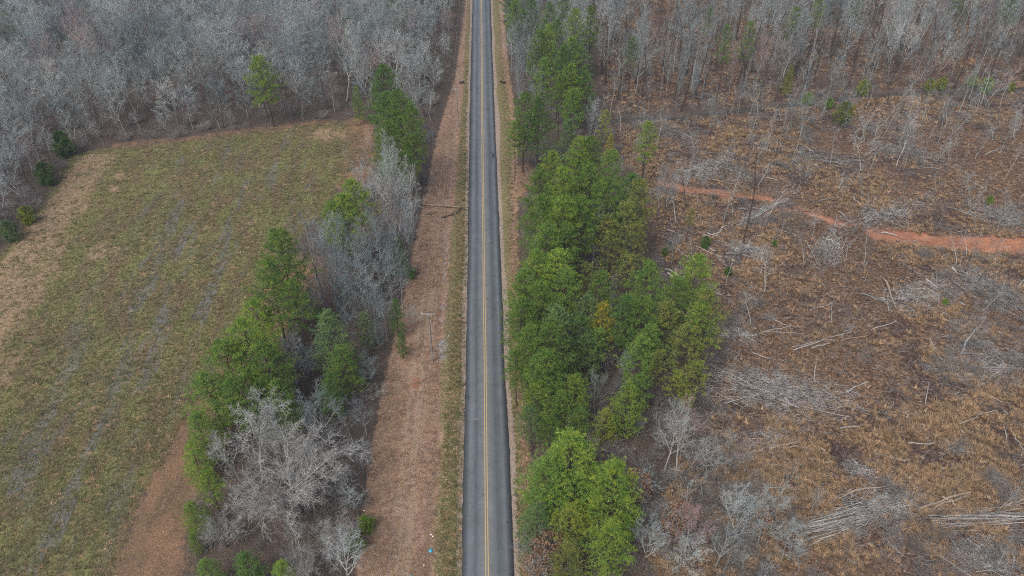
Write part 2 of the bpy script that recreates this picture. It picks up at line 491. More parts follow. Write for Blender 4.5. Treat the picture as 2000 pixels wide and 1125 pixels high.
def asphalt():
    m, nt, b = new_mat("asphalt")
    geo = nt.nodes.new("ShaderNodeNewGeometry")
    P = geo.outputs["Position"]
    sep = nt.nodes.new("ShaderNodeSeparateXYZ"); nt.links.new(P, sep.inputs[0])
    wob = noise(nt, mapping(nt, P, (0.15, 0.06, 1)), 1.0, 3)
    xx = math_(nt, 'ADD', sep.outputs[0], math_(nt, 'MULTIPLY_ADD', wob, 0.35, -0.175))
    u = math_(nt, 'MULTIPLY_ADD', xx, 1 / 8.0, 0.5)     # -4..4 -> 0..1
    def q(x): return x / 8.0 + 0.5
    g = lambda v: (v * 0.88, v * 1.02, v * 1.15)
    c = ramp(nt, u, [(q(-3.6), g(0.040)), (q(-3.1), g(0.075)), (q(-2.55), g(0.160)), (q(-2.1), g(0.142)), (q(-1.65), g(0.096)), (q(-1.1), g(0.148)),
                     (q(-0.4), (0.165, 0.172, 0.170)), (q(0.4), (0.165, 0.170, 0.165)), (q(1.05), g(0.146)), (q(1.55), g(0.094)), (q(2.1), g(0.112)), (q(2.6), g(0.148)), (q(3.1), g(0.095)), (q(3.7), g(0.060))])
    n1 = noise(nt, P, 18.0, 3, 0.7)
    n2 = noise(nt, mapping(nt, P, (0.8, 0.04, 1)), 1.0, 5, 0.7)
    n3 = noise(nt, P, 0.35, 5, 0.65)
    c = mix(nt, 1.0, c, ramp(nt, n1, [(0.3, (0.72,) * 3), (0.7, (1.28,) * 3)]), 'MULTIPLY')
    c = mix(nt, 1.0, c, ramp(nt, n2, [(0.3, (0.86,) * 3), (0.7, (1.14,) * 3)]), 'MULTIPLY')
    c = mix(nt, 1.0, c, ramp(nt, n3, [(0.3, (0.88,) * 3), (0.7, (1.12,) * 3)]), 'MULTIPLY')
    # hairline cracks
    vo = nt.nodes.new("ShaderNodeTexVoronoi"); vo.feature = 'DISTANCE_TO_EDGE'
    vo.inputs["Scale"].default_value = 0.22
    dn = nt.nodes.new("ShaderNodeVectorMath"); dn.operation = 'ADD'
    nn = nt.nodes.new("ShaderNodeTexNoise"); nn.inputs["Scale"].default_value = 1.3; nn.inputs["Detail"].default_value = 4
    nt.links.new(P, nn.inputs["Vector"])
    nt.links.new(P, dn.inputs[0]); nt.links.new(nn.outputs[1], dn.inputs[1])
    nt.links.new(dn.outputs[0], vo.inputs["Vector"])
    cr = ramp(nt, vo.outputs["Distance"], [(0.0, (0.62,) * 3), (0.010, (1, 1, 1))])
    c = mix(nt, 1.0, c, cr, 'MULTIPLY')
    nt.links.new(c, b.inputs["Base Color"])
    b.inputs["Roughness"].default_value = 0.62
    b.inputs["Specular IOR Level"].default_value = 0.35
    bump = nt.nodes.new("ShaderNodeBump"); bump.inputs["Strength"].default_value = 0.3; bump.inputs["Distance"].default_value = 0.01
    nt.links.new(n1, bump.inputs["Height"]); nt.links.new(bump.outputs[0], b.inputs["Normal"])
    return m
M['asphalt'] = asphalt()
M['patch'] = simple("asphalt_patch", (0.035, 0.036, 0.04), (0.06, 0.062, 0.066), 8.0, 0.7)
M['palepatch'] = simple("pale_road_patch", (0.15, 0.155, 0.155), (0.19, 0.19, 0.19), 8.0, 0.8)

# ------------------------------------------------------------------ the land
def make_land():
    xs = np.concatenate([np.arange(-300, -20, 1.0), np.arange(-20, 20, 0.5), np.arange(20, 301, 1.0)])
    ys = np.concatenate([np.arange(20, 220, 1.0), np.arange(220, 521, 2.0)])
    nx, ny = len(xs), len(ys)
    X, Y = np.meshgrid(xs, ys)
    X, Y = X.ravel(), Y.ravel()
    Z = height(X, Y)
    V = np.stack([X, Y, Z], 1)
    df = sdist(FIELD, X, Y); dc = sdist(CLEAR, X, Y)
    zf = np.clip(0.5 + df / 8, 0, 1)
    zc = np.clip(0.5 + dc / 10, 0, 1)
    zcs = np.maximum(zc, np.clip(.5 + sdist(GP([(1195, 225), (1330, 222), (1500, 203), (1640, 188), (1800, 178), (2300, 160), (2900, -60), (1180, -60), (1165, 60), (1170, 160)]), X, Y) / 6, 0, 1) * (.25 + .6 * vnoise(X, Y, 18, 91)))
    # the strip under the power line
    yk = [30, 58, 80, 100, 125, 150, 190, 230, 300, 340, 520]
    lk = [-19.5, -18.0, -18.3, -17.5, -16.0, -14.5, -12.5, -8.5, -6.2, -6.0, -6.0]
    left = np.interp(Y, yk, lk)
    right = np.interp(Y, [30, 120, 200, 240, 520], [5.9, 5.4, 8.2, 7.0, 7.0])
    zr = np.clip(0.5 + np.minimum(X - left, right + 1.4 - X) / 3.0, 0, 1)
    vl = np.interp(Y, yk, [-7.6, -7.6, -7.6, -7.9, -7.6, -7.2, -6.4, -6.0, -5.6, -5.6, -5.6])
    zv = np.clip(0.5 + np.minimum(X - vl, right - X) / 1.6, 0, 1) * (0.42 + 0.42 * vnoise(X * 3, Y, 14, 77) + .42 * vnoise(X * 2, Y, 4, 78))
    sh = np.clip(0.5 + (4.15 + 0.6 * vnoise(X * 0, Y, 12, 3) - np.abs(X)) / 0.8, 0, 1)
    tr = np.minimum(ldist(TRACK, X, Y) / 1.25, ldist(TRACK3, X, Y) / 3.0)
    tr = np.minimum(tr, ldist(TRACK2, X, Y) / 2.4 + 0.88)
    tr = np.minimum(tr, ldist(SIDE, X, Y) / 2.4 + 0.45)
    zred = np.clip(1.5 - tr, 0, 1) * (0.40 + 1.0 * fbm(X, Y, 5, 12, 2))
    for (px, py, r) in ((812, 748, 1.3), (1232, 1170, 2), (1420, 386, 2.0), (858, 655, .6)):
        gx, gy = G(px, py)
        zred = np.maximum(zred, np.clip(1.2 - np.hypot(X - gx, (Y - gy) * .7) / r, 0, 0.85))
    so = ldist(SAND, X, Y)
    zs = np.clip(1.0 - so / 17.0, 0, 1) * np.clip(df / 3, 0, 1)
    for (px, py, r) in ((195, 490, 6), (230, 345, 3), (640, 262, 8), (222, 370, 2)):
        gx, gy = G(px, py); zs = np.maximum(zs, np.clip(1 - np.hypot(X - gx, Y - gy) / r, 0, .65))
    zo = np.clip(1.1 - ldist(ORANGE, X, Y) / 7.5, 0, .9)
    rb = ldist(GP([(700, 240), (712, 290), (700, 330), (690, 360)]), X, Y)
    zo = np.maximum(zo, np.clip(.95 - rb / 8, 0, .68))
    rb = ldist(GP([(230, 285), (380, 272), (480, 256), (640, 238)]), X, Y)
    zo = np.maximum(zo, np.clip(0.8 - rb / 5, 0, .55))
    rb = ldist(GP([(1025, 330), (1005, 380), (1030, 345)]), X, Y)
    zo = np.maximum(zo, np.clip(0.95 - rb / 5, 0, .8))
    zl = np.zeros_like(X)
    for ln, w in (([(358, 395), (300, 520), (255, 640), (215, 760), (165, 900), (100, 1060)], 1.6), ([(440, 500), (415, 560), (385, 620)], 1.3), ([(320, 610), (300, 680), (275, 760)], 1.3),
                  ([(165, 640), (120, 740), (90, 800), (30, 960)], 2.2), ([(275, 880), (245, 960), (205, 1110)], .7), ([(375, 735), (345, 790), (335, 880)], 1.0), ([(490, 345), (450, 430), (430, 540)], 1.2),
                  ([(200, 830), (165, 910), (120, 1010)], 1.4), ([(370, 440), (345, 500)], 1.2)):
        zl = np.maximum(zl, np.exp(-(ldist(GP(ln), X, Y) / w) ** 2))
    pth = np.zeros_like(X)
    PTH = np.array(GP([(838, 560), (820, 680), (806, 800), (795, 950), (784, 1130)]))
    for o_ in (-.85, .85): pth = np.maximum(pth, np.exp(-(ldist([(a + o_, b) for a, b in PTH], X, Y) / .55) ** 2))
    patch = fbm(X, Y, 26, 301, 3)
    zfur = np.clip(df / 6, 0, 1) * np.clip((so - 14) / 10, 0.0, 1)
    I = np.arange(nx * ny).reshape(ny, nx)
    Q = np.stack([I[:-1, :-1], I[:-1, 1:], I[1:, 1:], I[1:, :-1]], -1).reshape(-1, 4)
    cx, cy = X[Q].mean(1), Y[Q].mean(1)
    jx = (fbm(cx, cy, 5, 55, 2) - 0.5) * 4
    region = np.zeros(len(Q), int)
    region[zf[Q].mean(1) + jx * 0.08 > 0.5] = 1
    region[zc[Q].mean(1) + jx * 0.08 > 0.5] = 2
    region[(zred[Q].mean(1) > 0.55) & (region == 2)] = 4
    region[(zv[Q].mean(1) > 0.42) | (np.abs(cx) < 4.5)] = 3
    region[(region == 0) & (zr[Q].mean(1) > 0.5) & (cx < 0)] = 5
    names = ["ground", "field", "clearing", "verge", "dirt_track", "power_line_strip"]
    atts = dict(z_field=zf, z_clear=zcs, z_row=zr, z_verge=zv, z_shoulder=sh, z_red=zred, z_sand=zs, z_orange=zo, z_furrow=zfur, z_line=zl, z_path=pth, z_patch=patch)
    for k, nm in enumerate(names):
        F = Q[region == k]
        used, inv = np.unique(F, return_inverse=True)
        VV = V[used]; FF = inv.reshape(-1, 4)
        A = {a: v[used] for a, v in atts.items()}
        faces = [FF]
        if nm == "ground":        # the same sheet carries on to the horizon
            x0, x1, y0, y1 = xs[0], xs[-1], ys[0], ys[-1]; B = 7000
            xo = [-B, x0, x1, B]; yo = [-B, y0, y1, B + 500]
            n0 = len(VV); extra = [[x, y, -0.45] for y in yo for x in xo]
            q = [[n0 + j * 4 + i, n0 + j * 4 + i + 1, n0 + (j + 1) * 4 + i + 1, n0 + (j + 1) * 4 + i] for j in range(3) for i in range(3) if not (i == 1 and j == 1)]
            VV = np.vstack([VV, extra]); faces.append(np.array(q))
            A = {a: np.concatenate([v, np.zeros(16)]) for a, v in A.items()}
        me = mesh_from(nm, VV, faces, M['land'], True)
        for a, v in A.items():
            at = me.attributes.new(a, 'FLOAT', 'POINT')
            at.data.foreach_set("value", v.astype(np.float32))
        tag(obj(nm, me), kind='structure')
make_land()

# ------------------------------------------------------------------ road
def make_road():
    Lk = [(903, 1125), (904, 1000), (907, 850), (910, 700), (912, 620), (913, 540), (915, 400), (917, 250), (919, 150), (923, 0)]
    Rk = [(1003, 1125), (999, 1000), (994, 900), (990, 800), (984, 700), (982, 600), (976, 480), (973, 400), (968, 280), (963, 150), (958, 0)]
    L = sorted([G(*p)[::-1] for p in Lk]); Rr = sorted([G(*p)[::-1] for p in Rk])
    ys = np.arange(20, 521, 0.5)
    lx = np.interp(ys, [p[0] for p in L], [p[1] for p in L]) + (vnoise(ys, ys * 0, 1.3, 4) - .5) * .14 + (vnoise(ys, ys * 0, 9, 5) - .5) * .16
    rx = np.interp(ys, [p[0] for p in Rr], [p[1] for p in Rr]) + (vnoise(ys, ys * 0, 1.1, 6) - .5) * .09 + (vnoise(ys, ys * 0, 8, 9) - .5) * .16
    for px, py, a, w in ((978, 428, .15, 3), (996, 880, .22, 4)):
        yy = G(px, py)[1]; rx = rx + a * np.exp(-((ys - yy) / w) ** 2)
    n = len(ys)
    t = np.linspace(0, 1, 9)
    X = lx[:, None] * (1 - t) + rx[:, None] * t
    Z = 0.05 - 0.06 * (np.abs(t - .5) * 2) ** 2
    V = np.stack([X, np.repeat(ys[:, None], 9, 1), np.repeat(Z[None], n, 0)], -1)
    Vl = np.stack([lx - .03, ys, np.full(n, -.3)], -1)[:, None]; Vr = np.stack([rx + .03, ys, np.full(n, -.3)], -1)[:, None]
    V = np.concatenate([Vl, V, Vr], 1).reshape(-1, 3)
    I = np.arange(n * 11).reshape(n, 11)
    Q = np.stack([I[:-1, :-1], I[:-1, 1:], I[1:, 1:], I[1:, :-1]], -1).reshape(-1, 4)
    tag(obj("road", mesh_from("road", V, [Q], M['asphalt'])), kind='structure')
    def rz(x): return 0.05 - 0.06 * (abs(x) / 3.55) ** 2
    C = sorted([G(*p)[::-1] for p in [(951.5, 1125), (949, 900), (947.5, 700), (945.5, 560), (943.5, 400), (942, 250), (941, 130), (940, 0)]])
    cx = np.interp(ys, [p[0] for p in C], [p[1] for p in C])
    for off in (-0.17, 0.17):
        a = cx + off - .065; b_ = cx + off + .065
        V = np.concatenate([np.stack([a, ys, rz(0) + 0 * ys + .004], -1), np.stack([b_, ys, rz(0) + 0 * ys + .004], -1)])
        i = np.arange(n - 1)
        o = obj("road_marking", mesh_from("road_marking", V, [np.stack([i, i + n, i + n + 1, i + 1], -1)], M['yellow']))
        tag(o, "solid yellow line, %s one of the pair down the middle of the road" % ("left" if off < 0 else "right"), kind='structure')
    def blob(name, px, py, sx, sy, mat, label, seed):
        r = random.Random(seed); gx, gy = G(px, py)
        mb = MB(); k = 14
        ring = []
        for i in range(k):
            a = 2 * math.pi * i / k; q = r.uniform(.8, 1.15)
            X_, Y_ = gx + sx * q * math.cos(a), gy + sy * q * math.sin(a)
            ring.append([X_, Y_, rz(X_) + .006])
        mb.add(ring + [[gx, gy, rz(gx) + .008]], [[i, (i + 1) % k, k] for i in range(k)])
        tag(obj(name, mb.mesh(name, mat)), label, kind='structure')
    blob("road_patch", 963, 304, .32, 1.5, M['patch'], "small dark patch in the right lane of the far road", 2)
    blob("road_patch", 926, 819, .95, .22, M['palepatch'], "pale short scar across the left lane of the road", 5)
    blob("road_patch", 991, 1020, .10, .22, M['patch'], "dark spot near the right edge of the near road", 8)
make_road()

def ribbon(name, line, w, z0, mat, label):
    L = np.array(line); n = 80
    s = np.linspace(0, len(L) - 1, n); i = np.minimum(s.astype(int), len(L) - 2); f = (s - i)[:, None]
    C = L[i] * (1 - f) + L[i + 1] * f
    T = np.gradient(C, axis=0); T /= np.linalg.norm(T, axis=1, keepdims=True)
    Nn = np.stack([-T[:, 1], T[:, 0]], 1)
    ww = w * (0.5 + vnoise(np.arange(n), np.zeros(n), 3, 9))[:, None]
    C = C + Nn * (vnoise(np.arange(n), np.zeros(n), 5, 4)[:, None] - .5) * 1.2
    A, B = C - Nn * ww, C + Nn * ww
    zz = rise(C[:, 0], C[:, 1]) + z0
    V = np.concatenate([np.c_[A, zz], np.c_[B, zz]])
    j = np.arange(n - 1)
    tag(obj(name, mesh_from(name, V, [np.stack([j, j + n, j + n + 1, j + 1], -1)], mat)), label, kind='structure')
ribbon("creek_water", CREEK, 0.9, -0.55, M['creek'], "narrow dark creek winding along the far side of the clearing")
# ------------------------------------------------------------------ tree builders
def unit(v):
    n = math.sqrt(v[0] ** 2 + v[1] ** 2 + v[2] ** 2) + 1e-9
    return (v[0] / n, v[1] / n, v[2] / n)

def perp(d, r):
    a = (r.gauss(0, 1), r.gauss(0, 1), r.gauss(0, 1))
    k = a[0] * d[0] + a[1] * d[1] + a[2] * d[2]
    return unit((a[0] - k * d[0], a[1] - k * d[1], a[2] - k * d[2]))

class TreeGen:
    def __init__(s, seed): s.r = random.Random(seed); s.thick = []; s.limbs = []; s.thin = []
    def seg(s, p, q, r0, r1, level, cfg): (s.thin if level >= cfg['thin'] else s.limbs if level > 0 else s.thick).append((p, q, r0, r1))
    def limb(s, p, d, L, r0, level, cfg):
        r = s.r
        n = cfg['n'][level]; wig = cfg['wig'][level]; up = cfg['up'][level]
        kids = cfg['kids'][level] if level < len(cfg['kids']) else 0
        st = cfg['start'][level] if kids else 0
        seg = L / n
        nodes = []
        for i in range(n):
            d = unit((d[0] + r.gauss(0, wig), d[1] + r.gauss(0, wig), d[2] + r.gauss(0, wig) + up))
            q = (p[0] + d[0] * seg, p[1] + d[1] * seg, p[2] + d[2] * seg)
            ra = r0 * (1 - i / n * cfg['taper'][level]); rb = r0 * (1 - (i + 1) / n * cfg['taper'][level])
            s.seg(p, q, ra, max(rb, 0.004), level, cfg)
            nodes.append((p, q, d, rb))
            p = q
        if kids:
            for k in range(kids):
                t = st + (1 - st) * ((k + r.random()) / kids)
                i = min(int(t * n), n - 1); f = t * n - i
                a, b, dd, rb = nodes[i]
                pos = tuple(a[j] + (b[j] - a[j]) * f for j in range(3))
                ang = r.uniform(*cfg['ang'][level])
                pd = perp(dd, r)
                if level == 0:
                    az = k * 2.4 + r.uniform(-.5, .5); pd = (math.cos(az), math.sin(az), 0)
                nd = unit(tuple(dd[j] * math.cos(ang) + pd[j] * math.sin(ang) for j in range(3)))
                frac = (t - st) / (1 - st + 1e-6)
                LL = L * r.uniform(*cfg['len'][level]) * (1 - cfg['fall'][level] * frac)
                s.limb(pos, nd, LL, max(r0 * (1 - t * cfg['taper'][level]) * cfg['rr'][level], cfg['rmin']), level + 1, cfg)
    def meshes(s, mt, mc, ml, kt=6):
        out = []
        for nm, lst, m, k in (("trunk", s.thick, mt, kt), ("limbs", s.limbs, ml, 4), ("crown", s.thin, mc, 3)):
            mb = MB()
            if not lst: out.append(None); continue
            mb.tubes([a[0] for a in lst], [a[1] for a in lst], [a[2] for a in lst], [a[3] for a in lst], k)
            out.append(mb.mesh(nm, m))
        return out

def bare(seed, kind='forest', mt=None, mc=None, ml=None):
    g = TreeGen(seed)
    if kind == 'forest':      # upswept oval crown on a straight stem, H = 18
        cfg = dict(n=[8, 5, 3, 2, 1], wig=[.05, .10, .14, .12, 0], up=[.02, .10, .07, .04, 0], kids=[15, 7, 4, 3], start=[.36, .25, .2, .1],
                   ang=[(.55, .95), (.45, .9), (.4, .9), (.35, .8)], len=[(.28, .38), (.38, .6), (.45, .7), (.5, .8)], fall=[.35, .4, .3, .2],
                   taper=[.88, .8, .6, .5, .4], rr=[.55, .58, .55, .75], rmin=.014, thin=3)
        g.limb((0, 0, -.4), (0, 0, 1), 17.6, .19, 0, cfg)
    elif kind == 'vase':      # many steep stems
        cfg = dict(n=[7, 5, 4, 2, 1], wig=[.04, .07, .12, .12, 0], up=[.02, .14, .09, .05, 0], kids=[12, 7, 5, 3], start=[.25, .2, .2, .1],
                   ang=[(.35, .7), (.35, .7), (.4, .8), (.35, .8)], len=[(.42, .56), (.32, .5), (.45, .7), (.5, .8)], fall=[.45, .4, .3, .2],
                   taper=[.9, .85, .6, .5, .4], rr=[.55, .55, .55, .75], rmin=.0145, thin=3)
        g.limb((0, 0, -.4), (0, 0, 1), 17.0, .22, 0, cfg)
    elif kind == 'slender':   # tall thin woods tree with little crown
        cfg = dict(n=[9, 4, 3, 1], wig=[.035, .10, .14, 0], up=[.01, .10, .06, 0], kids=[12, 5, 4], start=[.5, .2, .2],
                   ang=[(.5, .9), (.45, .9), (.4, .9)], len=[(.13, .22), (.4, .6), (.45, .7)], fall=[.4, .4, .3],
                   taper=[.85, .8, .6, .5], rr=[.32, .5, .6], rmin=.013, thin=2)
        g.limb((0, 0, -.4), (g.r.gauss(0, .03), g.r.gauss(0, .03), 1), 18.6, .15, 0, cfg)
    elif kind == 'open':      # broad spreading crown forked low
        cfg = dict(n=[3, 7, 5, 3, 2, 1], wig=[.05, .13, .16, .15, .14, 0], up=[.02, .055, .03, .02, .01, 0], kids=[15, 8, 6, 4, 2], start=[.45, .2, .15, .12, .1],
                   ang=[(.55, 1.2), (.45, .9), (.4, .9), (.4, .9), (.4, .8)], len=[(1.05, 1.4), (.38, .6), (.42, .66), (.5, .75), (.5, .8)], fall=[.1, .4, .35, .3, .2],
                   taper=[.5, .85, .8, .6, .5, .4], rr=[.52, .55, .58, .65, .75], rmin=.0135, thin=4)
        g.limb((0, 0, -.4), (0, 0, 1), 6.6, .34, 0, cfg)
    elif kind == 'dead':      # antler-like pale limbs, few twigs
        cfg = dict(n=[6, 6, 5, 3, 1], wig=[.08, .15, .20, .2, 0], up=[.02, .10, .07, .05, 0], kids=[11, 8, 6, 3], start=[.3, .25, .2, .2],
                   ang=[(.45, .95), (.5, .95), (.5, .9), (.5, .9)], len=[(.42, .6), (.3, .5), (.32, .6), (.4, .7)], fall=[.35, .4, .3, .2],
                   taper=[.85, .85, .75, .6, .5], rr=[.5, .5, .55, .7], rmin=.018, thin=3)
        g.limb((0, 0, -.4), (0, 0, 1), 15.6, .24, 0, cfg)
    elif kind == 'snag':      # thin pole with stub branches
        cfg = dict(n=[9, 2, 1], wig=[.03, .12, 0], up=[0, .03, 0], kids=[12, 2], start=[.35, .3], ang=[(.9, 1.5), (.5, 1)], len=[(.03, .09), (.4, .8)],
                   fall=[.2, .2], taper=[.75, .7, .5], rr=[.3, .6], rmin=.014, thin=1)
        g.limb((0, 0, -.3), (g.r.gauss(0, .04), g.r.gauss(0, .04), 1), 18.3, .15, 0, cfg)
    elif kind == 'sapling':   # thin whip, curved, open twigs; H = 9
        cfg = dict(n=[8, 4, 2, 1], wig=[.09, .12, .15, 0], up=[0, .08, .05, 0], kids=[10, 5, 3], start=[.3, .2, .2], ang=[(.5, .9), (.5, .9), (.4, .8)],
                   len=[(.2, .34), (.4, .6), (.5, .8)], fall=[.4, .3, .3], taper=[.88, .8, .6, .5], rr=[.45, .6, .7], rmin=.010, thin=2)
        g.limb((0, 0, -.2), (g.r.gauss(0, .12), g.r.gauss(0, .12), 1), 9.2, .055, 0, cfg)
    elif kind == 'bush':      # multi-stem bush; H = 3.5
        cfg = dict(n=[4, 3, 2, 1], wig=[.12, .15, .15, 0], up=[.02, .03, .02, 0], kids=[7, 5, 3], start=[.2, .2, .2], ang=[(.4, .9), (.4, .9), (.4, .8)],
                   len=[(.35, .6), (.4, .7), (.5, .8)], fall=[.3, .3, .3], taper=[.8, .7, .6, .5], rr=[.55, .6, .7], rmin=.009, thin=1)
        for i in range(9):
            a = g.r.uniform(0, 6.28); e = g.r.uniform(.15, .75)
            g.limb((g.r.gauss(0, .15), g.r.gauss(0, .15), -.1), unit((math.cos(a) * math.sin(e), math.sin(a) * math.sin(e), math.cos(e))), g.r.uniform(2.4, 3.9), .026, 0, cfg)
    return g.meshes(mt or M['bark'], mc or M['twig'], ml or mt or M['limb'])

def needles(C, D, rs, per, L, w, spread=0.9):
    """tufts of needle bunches: C centres, D outward direction"""
    n = len(C)
    C = np.repeat(C, per, 0); D = np.repeat(D, per, 0)
    m = len(C)
    d = D * 0.75 + rs.normal(0, spread * .6, (m, 3)); d[:, 2] += .15
    d /= np.linalg.norm(d, axis=1, keepdims=True)
    s = np.cross(d, rs.normal(0, 1, (m, 3))); s /= np.linalg.norm(s, axis=1, keepdims=True)
    l = L * rs.uniform(.7, 1.2, (m, 1))
    a = C + s * w / 2 + d * .02; b = C - s * w / 2 + d * .02
    t1 = C + d * l + s * w * .42; t2 = C + d * l - s * w * .42
    V = np.stack([a, b, t2, t1], 1).reshape(-1, 3)
    return V, np.arange(m * 4).reshape(m, 4)

def pine(seed, kind='full'):
    """H = 20; returns trunk and crown meshes"""
    r = random.Random(seed); rs = np.random.default_rng(seed)
    T, C, D = [], [], []
    H = 20.0
    base, rad, nb, per = dict(full=(.33, 4.4, 66, 7), slim=(.42, 3.2, 50, 7), young=(.10, 3.8, 76, 7), thin=(.50, 2.7, 36, 5), bushy=(.05, 5.0, 112, 7))[kind]
    pts = [(0, 0, -.4)]; x = y = 0; lx, ly = r.gauss(0, .035), r.gauss(0, .035)
    nn = 10
    for i in range(1, nn + 1):
        x += lx * H / nn + r.gauss(0, .07); y += ly * H / nn + r.gauss(0, .07)
        pts.append((x, y, H * i / nn))
    R0 = .21
    def at(t):
        i = min(int(t * nn), nn - 1); f = t * nn - i
        return tuple(pts[i][j] + (pts[i + 1][j] - pts[i][j]) * f for j in range(3))
    for i in range(nn):
        T.append((pts[i], pts[i + 1], R0 * (1 - .9 * i / nn), R0 * (1 - .9 * (i + 1) / nn)))
    if kind in ('full', 'slim', 'thin'):                      # dead stubs below the crown
        for i in range(14):
            t = r.uniform(base * .4, base); p = at(t); a = r.uniform(0, 6.28); L = r.uniform(.4, 1.5)
            T.append((p, (p[0] + math.cos(a) * L, p[1] + math.sin(a) * L, p[2] + r.uniform(-.2, .2)), .03, .01))
    for b in range(nb):
        u = (b + r.random()) / nb                              # 0 bottom of crown, 1 top
        t = base + (1 - base) * u ** .92
        p = at(min(t, .995))
        prof = {'full': (1 - u ** 1.35) ** .8 * (.66 + .60 * min(1, u * 3)), 'slim': (1 - u ** 1.4) ** .8 * (.66 + .6 * min(1, u * 2.8)),
                'young': (1 - u ** 1.8) ** .85 * (.75 + .4 * min(1, u * 3)), 'thin': (1 - u ** 2.2) ** .7 * r.uniform(.5, 1.1), 'bushy': (1 - u ** 1.7) ** .8}[kind]
        L = rad * prof * r.uniform(.6, 1.12) + .35
        a = b * 2.399 + r.uniform(-.4, .4)
        e = (.62 * u - .02) + r.uniform(-.15, .15)
        d = (math.cos(a) * math.cos(e), math.sin(a) * math.cos(e), math.sin(e))
        mid = tuple(p[j] + d[j] * L * .55 for j in range(3))
        tip = (mid[0] + d[0] * L * .45, mid[1] + d[1] * L * .45, mid[2] + d[2] * L * .45 + .13 * L)
        T.append((p, mid, .045, .03)); T.append((mid, tip, .03, .012))
        nc = max(2, int(L * 1.25))
        for c in range(nc):
            f = 1 - (c / nc) * .72
            q = tuple((p[j] + (mid[j] - p[j]) * f / .55) if f < .55 else (mid[j] + (tip[j] - mid[j]) * (f - .55) / .45) for j in range(3))
            side = r.choice((-1, 1)) * (r.random() ** .7) * L * .30 * (1.15 - f * .6)
            q = (q[0] - math.sin(a) * side, q[1] + math.cos(a) * side, q[2] + r.uniform(0, .25))
            for _ in range(per):
                C.append((q[0] + r.gauss(0, .36), q[1] + r.gauss(0, .36), q[2] + r.gauss(0, .13)))
                D.append((d[0] * .6, d[1] * .6, .75))
    for i in range(10):
        C.append((pts[-1][0] + r.gauss(0, .2), pts[-1][1] + r.gauss(0, .2), H - .3 + r.gauss(0, .25))); D.append((0, 0, 1))
    mb = MB(); mb.tubes([a[0] for a in T], [a[1] for a in T], [a[2] for a in T], [a[3] for a in T], 5)
    V, F = needles(np.array(C), np.array(D), rs, 15, .30, .036, 1.5)
    return mb.mesh("trunk", M['pinebark']), mesh_from("crown", V, [F], M['needle'])

def cedar(seed, H=5.0, R_=2.1, mat=None, droop=0.0):
    """round evergreen bush / red cedar with foliage to the ground"""
    rs = np.random.default_rng(seed); n = 900
    u = rs.uniform(0, 1, n); a = rs.uniform(0, 6.283, n)
    z = .25 + u * (H - .25)
    prof = np.sin(np.clip(u * .88 + .12, 0, 1) * math.pi) ** .6
    rr = R_ * prof * rs.uniform(.2, 1.1, n) ** .5 * (0.80 + .25 * np.sin(a * 3 + z) + .2 * np.sin(a * 5 - z * 2.3))
    C = np.stack([rr * np.cos(a), rr * np.sin(a), z], 1)
    D = np.stack([np.cos(a) * .7, np.sin(a) * .7, .3 + u], 1)
    V, F = needles(C, D, rs, 16, .24, .04, 1.4)
    mb = MB(); mb.tube([(0, 0, -.2), (0, 0, H * .5), (.05, 0, H * .9)], [.1, .07, .02], 6)
    for i in range(10):
        a_ = i * 2.4; zz = .5 + i * H * .07
        mb.tube([(0, 0, zz), (math.cos(a_) * R_ * .6, math.sin(a_) * R_ * .6, zz + .6)], [.04, .015], 4)
    return mb.mesh("trunk", M['pinebark']), mesh_from("crown", V, [F], mat or M['needle'])

def leafy(seed):
    """sapling that has kept its dry leaves; H = 6"""
    t, l_, c = bare(seed, 'bush')
    rs = np.random.default_rng(seed)
    n = 700
    a = rs.uniform(0, 6.283, n); u = rs.uniform(.25, 1, n)
    rr = 1.9 * np.sin(u * 2.7) * rs.uniform(.2, 1, n) ** .6
    C = np.stack([rr * np.cos(a), rr * np.sin(a), u * 3.6], 1)
    V, F = needles(C, np.zeros((n, 3)), rs, 4, .14, .12, 1.2)
    return t, c, mesh_from("leaves", V, [F], M['brownleaf'])

P_forest = [bare(100 + i, 'forest') for i in range(7)]
P_vase = [bare(200 + i, 'vase') for i in range(4)]
P_slender = [bare(300 + i, 'slender') for i in range(5)]
P_open = [bare(400 + i, 'open', M['bark'], M['openwood'], M['openwood']) for i in range(2)]
P_dead = [bare(500 + i, 'dead', M['pale'], M['pale']) for i in range(3)]
P_snag = [bare(600 + i, 'snag') for i in range(4)]
P_darksnag = [bare(620 + i, 'snag', M['darklog'], M['darklog']) for i in range(2)]
P_palesnag = [bare(640 + i, 'slender', M['pale'], M['twig']) for i in range(2)]
P_paleforest = [bare(660 + i, 'forest', M['pale'], M['twig'], M['pale']) for i in range(2)]
P_sap = [bare(700 + i, 'sapling', M['limb'], M['twig'], M['limb']) for i in range(5)]
P_bush = [bare(800 + i, 'bush', M['brush'], M['brush']) for i in range(4)]
P_pine = dict(full=[pine(11 + i, 'full') for i in range(4)], slim=[pine(31 + i, 'slim') for i in range(3)], young=[pine(51 + i, 'young') for i in range(2)],
              thin=[pine(71 + i, 'thin') for i in range(2)], bushy=[pine(91, 'bushy')])
P_cedar = [cedar(1), cedar(2)]
P_leafy = [leafy(5), leafy(6)]

def plant(name, protos, x, y, H, H0, wide=1.0, color=None, label=None, cat="tree", group=None, lean=(0, 0), rz=None, parts=None, z=None):
    s = H / H0
    zz = (H1(x, y) if z is None else z) - 0.05
    e = empty(name, (x, y, zz), random.uniform(0, 6.283) if rz is None else rz, (s * wide, s * wide, s), lean)
    tag(e, label, cat, group)
    for me in protos:
        if me is None: continue
        o = obj(me.name.split('.')[0], me, e)
        if color is not None: o.color = (*color, 1)
    return e

